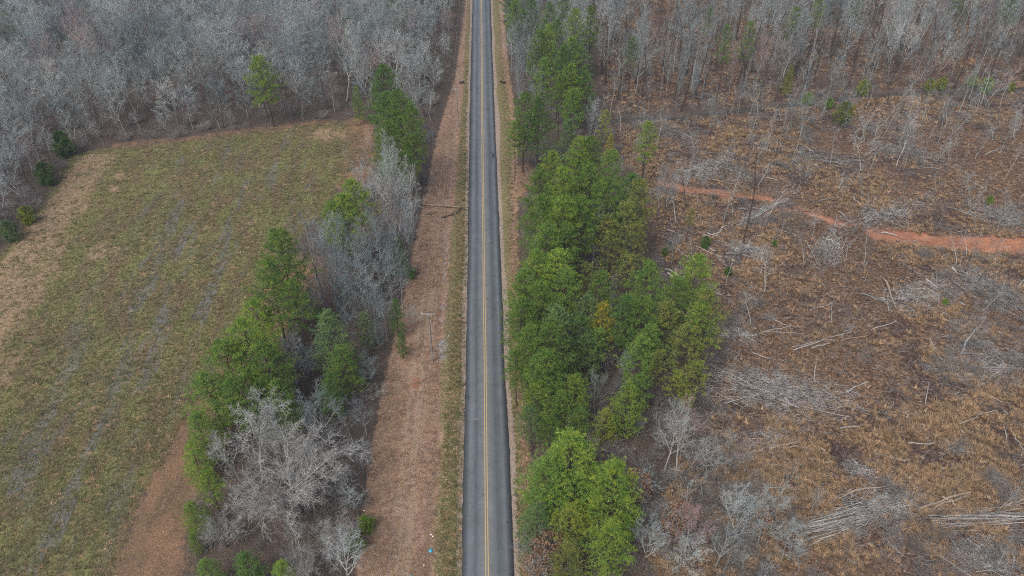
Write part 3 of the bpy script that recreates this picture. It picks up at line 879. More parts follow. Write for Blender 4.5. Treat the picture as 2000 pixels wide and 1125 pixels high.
def top_at(px, py, H):
    """ground point of an upright tree H m tall whose tip shows at (px, py)"""
    return G(px, py, H)

# ------------------------------------------------------------------ pines
GREEN = dict(g=(0.180, 0.300, 0.075), d=(0.125, 0.235, 0.070), y=(0.300, 0.360, 0.075), l=(0.245, 0.370, 0.075), b=(0.175, 0.280, 0.125), yy=(0.44, 0.42, 0.070), o=(0.225, 0.265, 0.085))
NP = [0]
def pines(lst, group):
    for t in lst:
        px, py, H, kind, colr, label = t[:6]
        wide = t[6] if len(t) > 6 else 1.0
        x, y = top_at(px, py, H)
        pr = P_pine[kind]; i = NP[0]; NP[0] += 1
        c = GREEN[colr]; k = random.uniform(.85, 1.15)
        if kind == 'young': wide *= 1.35
        plant("pine_tree", pr[i % len(pr)], x, y, H, 20.0, wide * 20.0 / H * min(1.0, (H / 20) ** .75), tuple(v * k for v in c), label, "tree", group)

G_L = "pines in the tree line between the field and the power line strip"
pines([
    (507, 110, 20, 'full', 'l', "lone green pine at the far edge of the field against the grey woods", 1.05),
    (755, 131, 24, 'full', 'd', "tallest pine of the clump at the far end of the left tree line", 1.15),
    (738, 182, 22, 'slim', 'd', "pine on the field side of the far left clump, behind the bare whitish tree", 1.25),
    (782, 178, 24, 'full', 'g', "pine in the middle of the far left clump of tall pines", 1.1),
    (808, 208, 25, 'slim', 'g', "pine with long bare dark trunk on the road side of the far left clump"),
    (765, 240, 20, 'full', 'g', "lower pine at the front of the far left clump", 1.1),
    (792, 278, 12, 'young', 'l', "short pine at the foot of the far left clump beside the power line strip", .7),
    (694, 170, 11, 'young', 'l', "small narrow yellow-green pine left of the far left clump", .55),
    (702, 352, 19, 'slim', 'l', "pine with round top standing at the field edge next to the bare whitish trees", 1.25),
    (665, 378, 18, 'full', 'l', "bright green pine just left of the round-topped one at the field edge", 1.15),
    (640, 400, 16, 'slim', 'g', "lower pine on the field side of the bare grey group", 1.05),
    (500, 590, 15, 'full', 'l', "lighter pine on the field edge between the leaning-trunk pine and the broad bright pine", 1.05),
    (548, 450, 22, 'full', 'g', "tall pine with leaning dark trunk near the middle of the left tree line", 1.1),
    (522, 520, 19, 'full', 'g', "pine in front of the tall leaning-trunk pine in the left tree line", 1.15),
    (560, 560, 17, 'slim', 'g', "pine right below the tall leaning-trunk pine", 1.1),
    (485, 628, 18, 'full', 'l', "broad bright pine at the field edge in the near half of the left tree line", 1.25),
    (440, 668, 16, 'full', 'g', "pine bulging furthest out over the field from the left tree line", 1.25),
    (520, 670, 16, 'full', 'g', "pine between the broad bright pine and the small white dead tree", 1.15),
    (405, 728, 13, 'young', 'g', "shorter pine on the field side just above the pale antler-limbed tree", 1.1),
    (455, 735, 14, 'full', 'g', "pine directly above the pale antler-limbed tree", 1.2),
    (545, 745, 12, 'young', 'g', "dark green pine right of the pale antler-limbed tree", .8),
    (640, 608, 15, 'young', 'b', "dark pine standing alone among the bare brush, right of the small white dead tree", .85),
    (665, 672, 12, 'young', 'g', "lower dark pine under the one standing among the bare brush", .85),
    (640, 730, 10, 'young', 'd', "smallest of the dark pines among bare brush in the left tree line", .8),
    (388, 812, 11, 'young', 'g', "low pine at the field edge left of the pale antler-limbed tree", .85),
    (368, 868, 9, 'young', 'l', "small pine low on the field edge, left of the big spreading bare tree", .75),
    (405, 930, 10, 'slim', 'l', "bright rounded pine poking out at the left side of the big spreading bare tree", 1.0),
    (372, 985, 8, 'young', 'l', "small bright pine just below the bright rounded one at the field edge", .75),
    (372, 1042, 5, 'young', 'l', "tiny pine at the field edge near the bottom of the left tree line", .5),
    (400, 1095, 7, 'young', 'g', "low pine at the bottom of the picture under the spreading bare tree", .8),
    (480, 1085, 7, 'young', 'd', "dark low pine under the near branches of the spreading bare tree", .9),
    (550, 1098, 7, 'young', 'l', "bright low pine at the bottom edge right of the dark low one", .8),
    (712, 608, 9, 'young', 'b', "small bluish pine beside the bare trees near the power line strip", .6),
    (770, 585, 9, 'young', 'd', "dark narrow evergreen at the edge of the power line strip near the pole", .55),
    (782, 650, 6, 'young', 'd', "low dark evergreen just below the narrow one at the power line strip", .55),
    (780, 465, 10, 'young', 'g', "small green pine showing between bare grey trees beside the strip", .5),
], G_L)

G_R = "pines in the strip along the right side of the road"
far_r = [(1010, 2, 21), (1040, -8, 22), (1070, 8, 23), (1100, -12, 22), (1128, 18, 23), (1160, 16, 22), (1000, -30, 20), (1085, 40, 21), (1050, 62, 22), (1072, 52, 23), (1112, 78, 22),
         (1092, 92, 21), (1135, 88, 20), (1062, 118, 20), (1120, 128, 20), (1095, 142, 19), (1142, 140, 18)]
pines([(px, py, H, ('full', 'slim')[i % 2], 'gdbgl'[i % 5], "tall pine in the far end of the right roadside strip, %s" % ("at the top picture edge" if py < 20 else "upper middle of that clump" if py < 85 else "lower part of that clump"), .88) for i, (px, py, H) in enumerate(far_r)],
      "pines in the far end of the right roadside strip")
pines([
    (1022, 182, 21, 'full', 'g', "pine leaning towards the road with dark bare trunk, at the far right roadside", 1.0),
    (1050, 192, 21, 'full', 'd', "darker pine just right of the one with the dark bare trunk", .9),
    (1005, 235, 16, 'slim', 'g', "lower pine closest to the road at the far right roadside", .8),
    (1108, 232, 15, 'young', 'b', "rounded bluish pine low between the far and the middle pines", .75),
    (1120, 175, 19, 'slim', 'g', "slim pine right of the darker roadside pine", .9),
    (1178, 218, 15, 'thin', 'y', "yellow-green thin pine behind the right edge of the middle pines", .9),
    (1193, 262, 9, 'young', 'yy', "bright yellow small pine beside the thin yellow-green one", .5),
    (1268, 240, 17, 'slim', 'l', "lone slim pine standing in the open left part of the clearing", 1.0),
    (1238, 72, 18, 'thin', 'b', "thin faint pine with a long dark trunk at the edge of the far right woods", .9),
    (1424, 52, 22, 'thin', 'g', "left one of two thin tall pines with bare dark trunks beyond the creek", .9),
    (1467, 44, 22, 'thin', 'g', "right one of two thin tall pines with bare dark trunks beyond the creek", .9),
    (1390, 15, 18, 'thin', 'b', "faint small pine among bare trees left of the two tall thin pines", .7),
    (1556, 18, 20, 'thin', 'g', "thin green pine in the far right woods right of the two tall thin pines", 1.0),
    (1606, -4, 20, 'thin', 'l', "brighter green pine beside a white trunk in the far right woods", 1.0),
    (1676, 8, 16, 'thin', 'd', "small dark green pine in the far right woods right of the white trunk", .9),
    (1548, 128, 10, 'young', 'y', "young yellowish pine under the far right woods", .5),
    (1880, -6, 18, 'thin', 'b', "left one of two bluish pines at the top right corner of the woods", 1.2),
    (1985, -2, 18, 'thin', 'b', "bluish pine at the very corner of the far right woods", 1.2),
    (1350, 410, 8, 'thin', 'o', "small sparse pine alone in the clearing beside the bare whitish tree", .8),
], "single pines right of the road")

mid = [(1130, 272, 22, 'full', 'l'), (1163, 272, 22, 'full', 'g'), (1085, 300, 21, 'full', 'l'), (1198, 300, 21, 'slim', 'g'), (1060, 335, 20, 'full', 'g'), (1108, 330, 22, 'full', 'l'),
       (1150, 325, 21, 'full', 'g'), (1228, 345, 21, 'slim', 'd'), (1256, 362, 22, 'slim', 'o'), (1185, 350, 21, 'full', 'g'), (1052, 388, 20, 'full', 'g'), (1092, 385, 21, 'full', 'l'),
       (1135, 385, 20, 'full', 'g'), (1222, 400, 20, 'thin', 'o'), (1180, 425, 16, 'thin', 'o'), (1062, 438, 19, 'full', 'g'), (1112, 440, 18, 'slim', 'g'), (1240, 440, 18, 'thin', 'o'),
       (1200, 465, 16, 'thin', 'o'), (1045, 488, 19, 'full', 'l'), (1085, 492, 20, 'full', 'l'), (1030, 530, 17, 'full', 'g'), (1113, 535, 18, 'slim', 'g'), (1150, 520, 15, 'thin', 'o'),
       (1178, 535, 17, 'slim', 'g'), (1225, 500, 17, 'thin', 'o'), (1268, 512, 18, 'full', 'g'), (1355, 502, 20, 'full', 'l'), (1325, 545, 18, 'slim', 'g'), (1400, 580, 20, 'slim', 'o'),
       (1375, 590, 18, 'thin', 'l'), (1012, 585, 16, 'full', 'g'), (1055, 560, 18, 'full', 'g'), (1090, 600, 17, 'slim', 'b'), (1145, 585, 15, 'young', 'b'), (1222, 572, 18, 'slim', 'd'),
       (1262, 580, 18, 'full', 'g'), (1300, 590, 17, 'slim', 'o'), (1192, 600, 15, 'slim', 'yy'), (1340, 640, 16, 'slim', 'o'), (1030, 640, 16, 'full', 'g'), (1085, 632, 18, 'full', 'g'),
       (1250, 662, 16, 'slim', 'g'), (1060, 690, 16, 'full', 'g'), (1092, 690, 14, 'slim', 'g'), (1275, 640, 15, 'slim', 'g'), (1010, 690, 12, 'slim', 'g'), (1150, 655, 12, 'young', 'b'),
       (1368, 705, 12, 'thin', 'y'), (1055, 752, 12, 'full', 'l'), (1100, 765, 11, 'full', 'g'), (1130, 800, 8, 'full', 'g'), (1225, 755, 12, 'young', 'l'), (1188, 800, 8, 'young', 'y'),
       (1345, 770, 7, 'thin', 'y'), (1040, 800, 9, 'full', 'b'), (1075, 818, 8, 'full', 'g'), (1250, 735, 12, 'slim', 'g'), (1168, 640, 13, 'thin', 'g'), (1290, 690, 13, 'thin', 'o'), (1320, 730, 10, 'thin', 'y'), (1118, 735, 12, 'full', 'l'), (1145, 620, 15, 'thin', 'd')]
special = {28: "tall pine sticking out at the clearing side of the strip beside the bare brown path", 27: None,
           29: "olive-green pine furthest right in the strip, overhanging the clearing", 38: "yellowish pine alone in the dark gap inside the strip",
           52: "lime-green young pine in the near gap inside the strip", 53: "small yellow-green pine left of the lime-green young one",
           8: "thin-crowned pine at the upper clearing side of the strip above the bare whitish tree",
           0: "highest showing pine crown of the middle strip, left of a slightly darker one",
           31: "pine whose branches hang over the right edge of the road", 42: "rounded pine above the lime-green young one with a bare trunk below",
           54: "tiny yellow-green pine beside the big slash heap", 34: "bluish-green pine in the shaded middle of the strip"}
pines([(*m_[:5], special.get(i) or "%s pine %s of the dense right strip, %s" % ({'g': 'green', 'l': 'bright green', 'd': 'dark green', 'o': 'olive', 'b': 'bluish green', 'y': 'yellow-green', 'yy': 'yellow'}[m_[4]],
        "along the road side" if m_[0] < 1075 else "in the middle" if m_[0] < 1165 else "towards the clearing side",
        "upper end" if m_[1] < 360 else "upper half" if m_[1] < 480 else "widest part" if m_[1] < 620 else "lower part" if m_[1] < 720 else "near end"), {'full': .95, 'slim': 1.0, 'young': .78, 'thin': 1.2}[m_[3]]) for i, m_ in enumerate(mid)],
      "pines in the dense middle of the right roadside strip")
pines([
    (1120, 850, 17, 'bushy', 'l', "large near pine with the widest crown, at the bottom right of the road", 1.3),
    (1200, 905, 16, 'bushy', 'l', "large near pine right of the widest one, its branch reaching out to the right", 1.15),
    (1075, 900, 14, 'young', 'g', "bluish-green near pine closest to the road at the bottom", 1.0),
    (1115, 985, 10, 'full', 'y', "yellowish near pine in front of the two large ones", 1.1),
    (1050, 985, 10, 'young', 'b', "near pine hanging over the verge beside the orange-leaved shrub", .8),
    (1190, 1030, 12, 'full', 'l', "near pine at the bottom edge right of the orange-leaved shrub", 1.1),
    (1110, 1060, 9, 'young', 'o', "dull green near pine at the very bottom among bare branches", .9),
], "large pines at the bottom beside the road")

# round evergreens and shrubs
ev = [(112, 258, 7, 'd', "dark round cedar at the far left corner of the field"), (78, 318, 6, 'd', "dark cedar in the woods just below the field corner"),
      (44, 403, 4.5, 'y', "yellow-green round bush at the left woods edge beside the field"), (8, 432, 5, 'b', "bluish bush at the left picture edge by the field"),
      (12, 5, 14, 'g', "evergreen showing in the top left corner of the woods"), (48, 18, 12, 'd', "dark evergreen just right of the one in the top left corner"),
      (246, 48, 10, 'd', "dark evergreen standing in the upper left woods"),
      (766, -6, 14, 'l', "bright evergreen at the top edge of the left woods"), (682, 32, 12, 'y', "yellow-green evergreen in the far left woods"),
      (1656, 198, 7, 'o', "round cedar with rusty top in the clearing near the creek"), (1693, 152, 5, 'y', "yellow-green bush at the creek, right of the white trunks"),
      (1822, 152, 4, 'y', "pale green bush on the creek bank under the leaning trees"), (1845, 150, 4, 'y', "smaller pale green bush next to the pale one on the creek bank"),
      (1905, 145, 4, 'l', "green bush at the creek behind the fork-topped tree"), (1935, 150, 5, 'l', "bright green bush right of the fork-topped tree"), (1980, 160, 3, 'y', "small yellow bush far right at the creek"),
      (1582, 180, 4, 'l', "low green bush behind the crooked dead tree"), (1622, 190, 3.5, 'l', "small green bush between the crooked dead tree and the round cedar"),
      (690, 1042, 3.6, 'g', "round green bush at the left edge of the power line strip"), (712, 1010, 3.2, 'l', "lighter bush just above the round green one at the power line strip"),
      (1937, 383, 2.2, 'l', "small bright green bush in the grey brush right of the track"), (1848, 585, 1.6, 'l', "tiny green bush among the grey slash on the right"),
      (1515, 468, 1.8, 'g', "tiny green bush left of the white fan of branches"), (1424, 522, 2.2, 'd', "small green bush at the foot of the tall dark snag"),
      (1380, 462, 3, 'd', "dark green bush next to the sparse clearing pine"), (1300, 485, 2, 'g', "small green bush at the clearing edge by the path"),
      (620, 600, 3, 'l', "small green bush under the bare grey group in the left tree line"), (800, 520, 3, 'g', "green bush at the foot of the bare trees beside the strip")]
for i, (px, py, H, c, lb) in enumerate(ev):
    x, y = top_at(px, py, H)
    plant("evergreen_bush", P_cedar[i % 2], x, y, H, 5.0, .95 if H < 9 else .62, GREEN[c], lb, "bush" if H < 6 else "tree", "round evergreens")
for i, (px, py, H, lb) in enumerate([(1075, 1045, 7, "orange-leaved shrub under the near pines beside the verge"), (1248, 925, 6, "tan-leaved sapling right of the large near pine"),
                                     (1330, 985, 6, "tan-leaved sapling below the bare pair at the clearing edge"), (1050, 1085, 5, "smaller orange-leaved shrub at the bottom verge"),
                                     (1490, 1000, 4, "tan-leaved shrub among the bare trees at the bottom of the clearing")]):
    x, y = top_at(px, py, H)
    plant("leafy_shrub", P_leafy[i % 2], x, y, H, 3.9, .9, None, lb, "shrub", "shrubs that keep dry leaves")

# ------------------------------------------------------------------ bare trees placed one by one
def bares(lst, group, name="bare_tree"):
    for i, t in enumerate(lst):
        px, py, H, kind, label = t[:5]; wide = t[5] if len(t) > 5 else 1.0
        x, y = top_at(px, py, H)
        pr, H0 = dict(f=(P_forest, 18), v=(P_vase, 18), o=(P_open, 14.3), d=(P_dead, 17), s=(P_slender, 18.3), p=(P_palesnag, 18.3), q=(P_paleforest, 18), w=(P_sap, 9), b=(P_bush, 3.7), n=(P_snag, 18), k=(P_darksnag, 18))[kind]
        lean = (random.gauss(0, .03), random.gauss(0, .03)) if len(t) < 7 else t[6]
        plant(name, pr[i % len(pr)], x, y, H, H0, wide, None, label, "bush" if kind == 'b' else "tree", group, lean)

bares([
    (742, 296, 18, 'v', "whitish bare tree in front of the far left pines, leftmost of its group", .85), (768, 318, 18, 'v', "grey bare tree right of the leftmost whitish one below the far left pines", .8),
    (796, 335, 17, 'v', "bare tree closest to the strip below the far left pines", .75), (735, 352, 16, 'f', "bare tree below the leftmost whitish one at the field edge", .9),
    (765, 380, 17, 'v', "twiggy grey bare tree in the middle of the roadside group", .8), (790, 412, 15, 'v', "bare tree with dark trunk at the strip edge opposite the fallen log", .8),
    (725, 410, 16, 'f', "bare tree between the round-topped pine and the roadside group", .9),
    (598, 442, 17, 'v', "pale bare tree directly right of the tall leaning-trunk pine", .8), (632, 446, 17, 'v', "grey-green bare tree in the middle of the group by the field", .85),
    (660, 440, 18, 'v', "straight bare tree at the right of the group by the field", .75), (690, 470, 15, 'f', "thin bare tree between the two grey groups", .9),
    (732, 438, 18, 'v', "big whitish bare tree with upswept limbs in the middle of the left tree line", .9), (758, 500, 14, 'f', "bare tree just below the big whitish one", .9),
    (700, 515, 13, 'f', "low bare tree left of the big whitish one", .9), (720, 555, 12, 'v', "bare tree arching left over the brush near the pole", 1.0),
    (556, 655, 11, 'd', "small white dead tree with antler-like limbs in the left tree line", .8), (585, 690, 9, 'f', "small bare tree right of the white dead one", .9),
    (690, 600, 10, 'w', "pale thin bare sapling between the dark pine and the bluish pine", 1.3), (730, 640, 8, 'f', "bare low tree beside the strip near the pole", 1.0),
    (472, 800, 15, 'd', "pale antler-limbed tree, left one of the pair above the spreading tree", 1.05), (540, 800, 15, 'd', "pale antler-limbed tree, right one of the pair above the spreading tree", .85),
    (435, 835, 12, 'd', "pale tree with limbs bending out over the field", .9),
    (553, 872, 15.5, 'o', "big spreading bare tree with round grey crown at the bottom of the left tree line", 1.12, (0, 0)),
    (620, 775, 13, 'v', "bare tree behind and right of the spreading tree", 1.15), (420, 1010, 7, 'o', "low grey tree with fine twigs on the left side of the spreading tree", .85),
    (650, 1010, 8, 'o', "bare tree with tangled branches right of the spreading tree", .8), (668, 925, 7, 'v', "small bare tree between the spreading tree and the strip", 1.2),
    (660, 1060, 10, 'v', "bare pale tree at the bottom edge beside the strip", 1.2), (580, 1075, 8, 'o', "low bare tree at the bottom edge under the spreading tree", .7),
    (700, 870, 7, 'f', "small bare tree on the strip edge above the round green bush", 1.3), (690, 955, 6, 'f', "low bare tree on the strip edge beside the round green bush", 1.4),
    (718, 700, 8, 'f', "small bare tree on the strip edge left of the near pole", 1.2), (705, 780, 8, 'v', "bare tree on the strip edge above the small one", 1.2),
    (800, 600, 6, 'f', "small bare tree at the strip just left of the near pole top", 1.2),
    (615, 490, 14, 'v', "bare tree low in the group by the field, beside the orange ground", .9), (645, 505, 14, 'f', "bare tree below the straight one of the group by the field", .95),
    (675, 545, 12, 'v', "bare tree above the dark pine that stands among the bare brush", .9), (780, 372, 17, 'v', "pale bare tree nearest the strip in the roadside group", .8),
    (750, 440, 16, 'v', "pale bare tree right beside the big whitish one", .8), (775, 500, 13, 'f', "bare tree at the strip edge above the dark narrow evergreen", .9),
    (745, 575, 11, 'f', "bare tree between the big whitish one and the near pole", .95), (715, 470, 14, 'f', "thin bare tree between the round-topped pine and the big whitish one", .8),
    (590, 560, 12, 'v', "bare tree right of the leaning-trunk pine, low over the orange ground", .8), (700, 330, 12, 'v', "low pale bare tree at the field edge left of the roadside group", .8),
], "bare trees in the left tree line")
bares([
    (1030, 40, 17, 'v', "grey bare tree beside the far road, first from the top", .95), (1015, 90, 16, 'v', "grey bare tree beside the far road in the pale group", .95),
    (1040, 82, 17, 'v', "tallest bare tree of the pale group beside the far road", .9), (1008, 130, 14, 'v', "bare tree nearest the culvert on the right side", .95),
    (1048, 140, 14, 'f', "bare tree between the pale group and the far pines", 1.0), (1165, 425, 14, 'd', "small whitish bare tree between the middle pines", .6),
    (1192, 555, 10, 'd', "thin pale bare tree in the shaded gap of the strip", .6), (1170, 740, 9, 'v', "bare tree in the near gap of the strip", 1.0),
    (1230, 690, 8, 'f', "low bare tree in the shaded middle of the strip", 1.2), (1165, 185, 15, 's', "pale thin tree behind the far right pines", 1.2),
    (1272, 48, 18, 'v', "whitish bare tree with narrow crown in the woods right of the far pines", .75), (1158, 205, 14, 'v', "bare tree touching the right side of the far pines", .8),
    (1200, 120, 16, 's', "slender bare tree between the far pines and the narrow-crowned one", 1.4),
    (1296, 335, 13, 'v', "whitish bare tree at the clearing side of the middle pines above the path", .85), (1310, 350, 10, 'v', "smaller bare tree right beside the whitish one above the path", .9),
    (1355, 280, 13, 's', "thin whitish tree standing at the left end of the red track", .9), (1368, 55, 19, 'p', "tall white-trunked tree standing at the creek", 1.5),
    (1385, 100, 14, 'p', "thin white trunk right of the tall white-trunked tree", 1.0), (1335, 90, 14, 's', "thin grey tree leaning left of the tall white-trunked tree", 1.0),
    (1585, 180, 13, 'd', "crooked dead tree with forked white top in the clearing", .8), (1908, 128, 14, 'd', "fork-topped thin dead tree standing near the creek on the right", .6),
    (1815, 185, 13, 'd', "pale dead tree leaning right in the upper clearing", .5, (0, .22)), (1798, 215, 11, 's', "bare tree leaning right beside the pale leaning dead tree", 1.0, (0, .25)),
    (1495, 285, 24, 'k', "tall dark thin snag standing alone right of the middle pines", .95), (1488, 170, 13, 's', "thin grey tree left of the crooked dead tree", .8),
    (1515, 215, 12, 'p', "straight thin pale trunk in the clearing left of the crooked dead tree", .8), (1540, 205, 11, 's', "thin tree with small top left of the crooked dead tree", .8),
    (1472, 215, 10, 'w', "thin pale sapling above the track", .8), (1525, 260, 9, 'k', "short dark leaning snag left of the crooked dead tree", .9),
    (1990, 215, 12, 'd', "pale curved tree at the right picture edge near the creek", .6), (1890, 290, 10, 's', "thin pale tree leaning over the track's upper edge", .7),
    (1830, 375, 11, 's', "thin bare tree standing in front of the red track on the right", .8, (0, .1)), (1930, 445, 11, 's', "curved thin tree standing below the red track at the far right", 1.0, (.02, -.1)),
    (1700, 215, 9, 's', "thin grey tree right of the rusty-topped cedar", 1.2), (1720, 230, 8, 'w', "thin sapling right of the rusty-topped cedar", 1.0),
    (1500, 340, 9, 'n', "thin stub-branched snag between the track and the log stack", .6), (1460, 400, 8, 'k', "dark burnt stub standing beside the stack of grey poles", 1.0),
    (1318, 805, 14, 'q', "left one of two whitish bare trees at the lower clearing edge", .85), (1345, 800, 14, 'q', "right one of two whitish bare trees at the lower clearing edge", .95),
    (1268, 1030, 9, 'v', "pale bare tree right of the near pines at the bottom", 1.2), (1360, 985, 12, 'v', "bare tree with upswept twigs at the bottom of the clearing edge", 1.0),
    (1330, 1050, 9, 'f', "low bare tree at the bottom edge below the tan-leaved sapling", 1.3), (1462, 960, 12, 'v', "large pale bare tree at the bottom of the clearing", 1.25),
    (1510, 975, 11, 'v', "pale bare tree right of the large one at the bottom of the clearing", 1.1), (1420, 1030, 9, 'v', "bare tree between the two bottom groups of the clearing", 1.2),
    (1550, 1030, 8, 'f', "small bare tree beside the stack of long poles", 1.3), (1395, 870, 8, 'f', "small bare tree at the clearing edge below the big slash heap", 1.3),
    (1300, 640, 7, 'f', "low bare tree under the right side of the strip", 1.2), (1425, 780, 7, 'w', "curved pale sapling beside the big slash heap", 1.2),
    (1600, 955, 6, 'd', "small pale crooked tree above the stack of long poles", .7), (1660, 690, 5, 'w', "leaning thin sapling in the middle of the clearing", 1.0),
    (1990, 930, 8, 'w', "pale thin tree at the lower right picture edge", 1.3), (1985, 1050, 7, 'd', "pale branchy stem at the lower right corner", .5),
], "single bare trees right of the road")
# ------------------------------------------------------------------ woods
WL = GP([(-700, 700), (-60, 545), (0, 485), (52, 440), (100, 375), (140, 302), (205, 286), (300, 279), (380, 268), (450, 258), (560, 243), (650, 232), (760, 236), (846, 262), (856, 200), (870, 150), (892, 0), (897, -60), (-900, -60), (-1500, 300)])
WR = GP([(1195, 225), (1330, 222), (1500, 203), (1640, 188), (1800, 178), (2300, 160), (2900, -60), (1180, -60), (1165, 60), (1170, 160)])
WF = GP([(990, -60), (985, 60), (992, 160), (1010, 175), (1075, 175), (1150, 190), (1170, 150), (1185, -60)])

def fill(poly, step, seed, keep=1.0):
    x0, y0 = np.min(poly, 0); x1, y1 = np.max(poly, 0)
    y1 = min(y1, 345)
    g = np.random.default_rng(seed)
    X, Y = np.meshgrid(np.arange(x0, x1, step), np.arange(y0, y1, step))
    X = X.ravel() + g.uniform(-.46, .46, X.size) * step; Y = Y.ravel() + g.uniform(-.46, .46, Y.size) * step
    m = (sdist(poly, X, Y) > .8) & (g.uniform(0, 1, X.size) < keep)
    X, Y = X[m], Y[m]
    bx, by = project(X, Y, 0.0); tx, ty = project(X, Y, 18.0)
    m = (tx > -170) & (tx < 2170) & (by > -25) & (ty < 1150)
    return X[m], Y[m]

def scatter(name, X, Y, H, yaw, wide, idx, sources, label, kind='stuff', zoff=-.05, tilt=None):
    """one object: points with stored scale and turn, each carrying one of the source shapes"""
    n = len(X)
    me = bpy.data.meshes.new(name)
    me.vertices.add(n)
    Z = height(X, Y) + zoff
    me.vertices.foreach_set("co", np.stack([X, Y, Z], 1).astype(np.float32).ravel())
    def st(nm, typ, arr, key):
        a = me.attributes.new(nm, typ, 'POINT'); a.data.foreach_set(key, np.asarray(arr).ravel())
    st("turn", 'FLOAT_VECTOR', np.stack([np.zeros(n) if tilt is None else tilt, np.zeros(n), yaw], 1).astype(np.float32), "vector")
    st("size", 'FLOAT_VECTOR', np.stack([H * wide, H * wide, H], 1).astype(np.float32), "vector")
    st("pick", 'INT', np.asarray(idx, dtype=np.int32), "value")
    ob = obj(name, me)
    tag(ob, label, kind=kind)
    ng = bpy.data.node_groups.new(name, 'GeometryNodeTree')
    ng.interface.new_socket("Geometry", in_out='INPUT', socket_type='NodeSocketGeometry')
    ng.interface.new_socket("Geometry", in_out='OUTPUT', socket_type='NodeSocketGeometry')
    gi = ng.nodes.new('NodeGroupInput'); go = ng.nodes.new('NodeGroupOutput')
    join = ng.nodes.new('GeometryNodeJoinGeometry')
    for src in reversed(sources):
        j2 = ng.nodes.new('GeometryNodeJoinGeometry')
        for s in src:
            oi = ng.nodes.new('GeometryNodeObjectInfo'); oi.transform_space = 'ORIGINAL'
            oi.inputs['Object'].default_value = s
            ng.links.new(oi.outputs['Geometry'], j2.inputs[0])
        gti = ng.nodes.new('GeometryNodeGeometryToInstance')
        ng.links.new(j2.outputs[0], gti.inputs[0]); ng.links.new(gti.outputs[0], join.inputs[0])
    iop = ng.nodes.new('GeometryNodeInstanceOnPoints')
    iop.inputs['Pick Instance'].default_value = True
    def na(nm, t):
        a = ng.nodes.new('GeometryNodeInputNamedAttribute'); a.data_type = t; a.inputs[0].default_value = nm
        return a.outputs[0]
    ng.links.new(gi.outputs[0], iop.inputs['Points']); ng.links.new(join.outputs[0], iop.inputs['Instance'])
    ng.links.new(na("pick", 'INT'), iop.inputs['Instance Index'])
    e2r = ng.nodes.new('FunctionNodeEulerToRotation')
    ng.links.new(na("turn", 'FLOAT_VECTOR'), e2r.inputs[0]); ng.links.new(e2r.outputs[0], iop.inputs['Rotation'])
    ng.links.new(na("size", 'FLOAT_VECTOR'), iop.inputs['Scale'])
    ng.links.new(iop.outputs[0], go.inputs[0])
    md = ob.modifiers.new(name, 'NODES'); md.node_group = ng
    return ob

_src = {}
def src_objs(meshes, base):
    out = []
    for me in meshes:
        if me is None: continue
        if me.name not in _src:
            _src[me.name] = bpy.data.objects.new(base + "_" + me.name.split('.')[0], me)   # not linked to the scene
        out.append(_src[me.name])
    return out

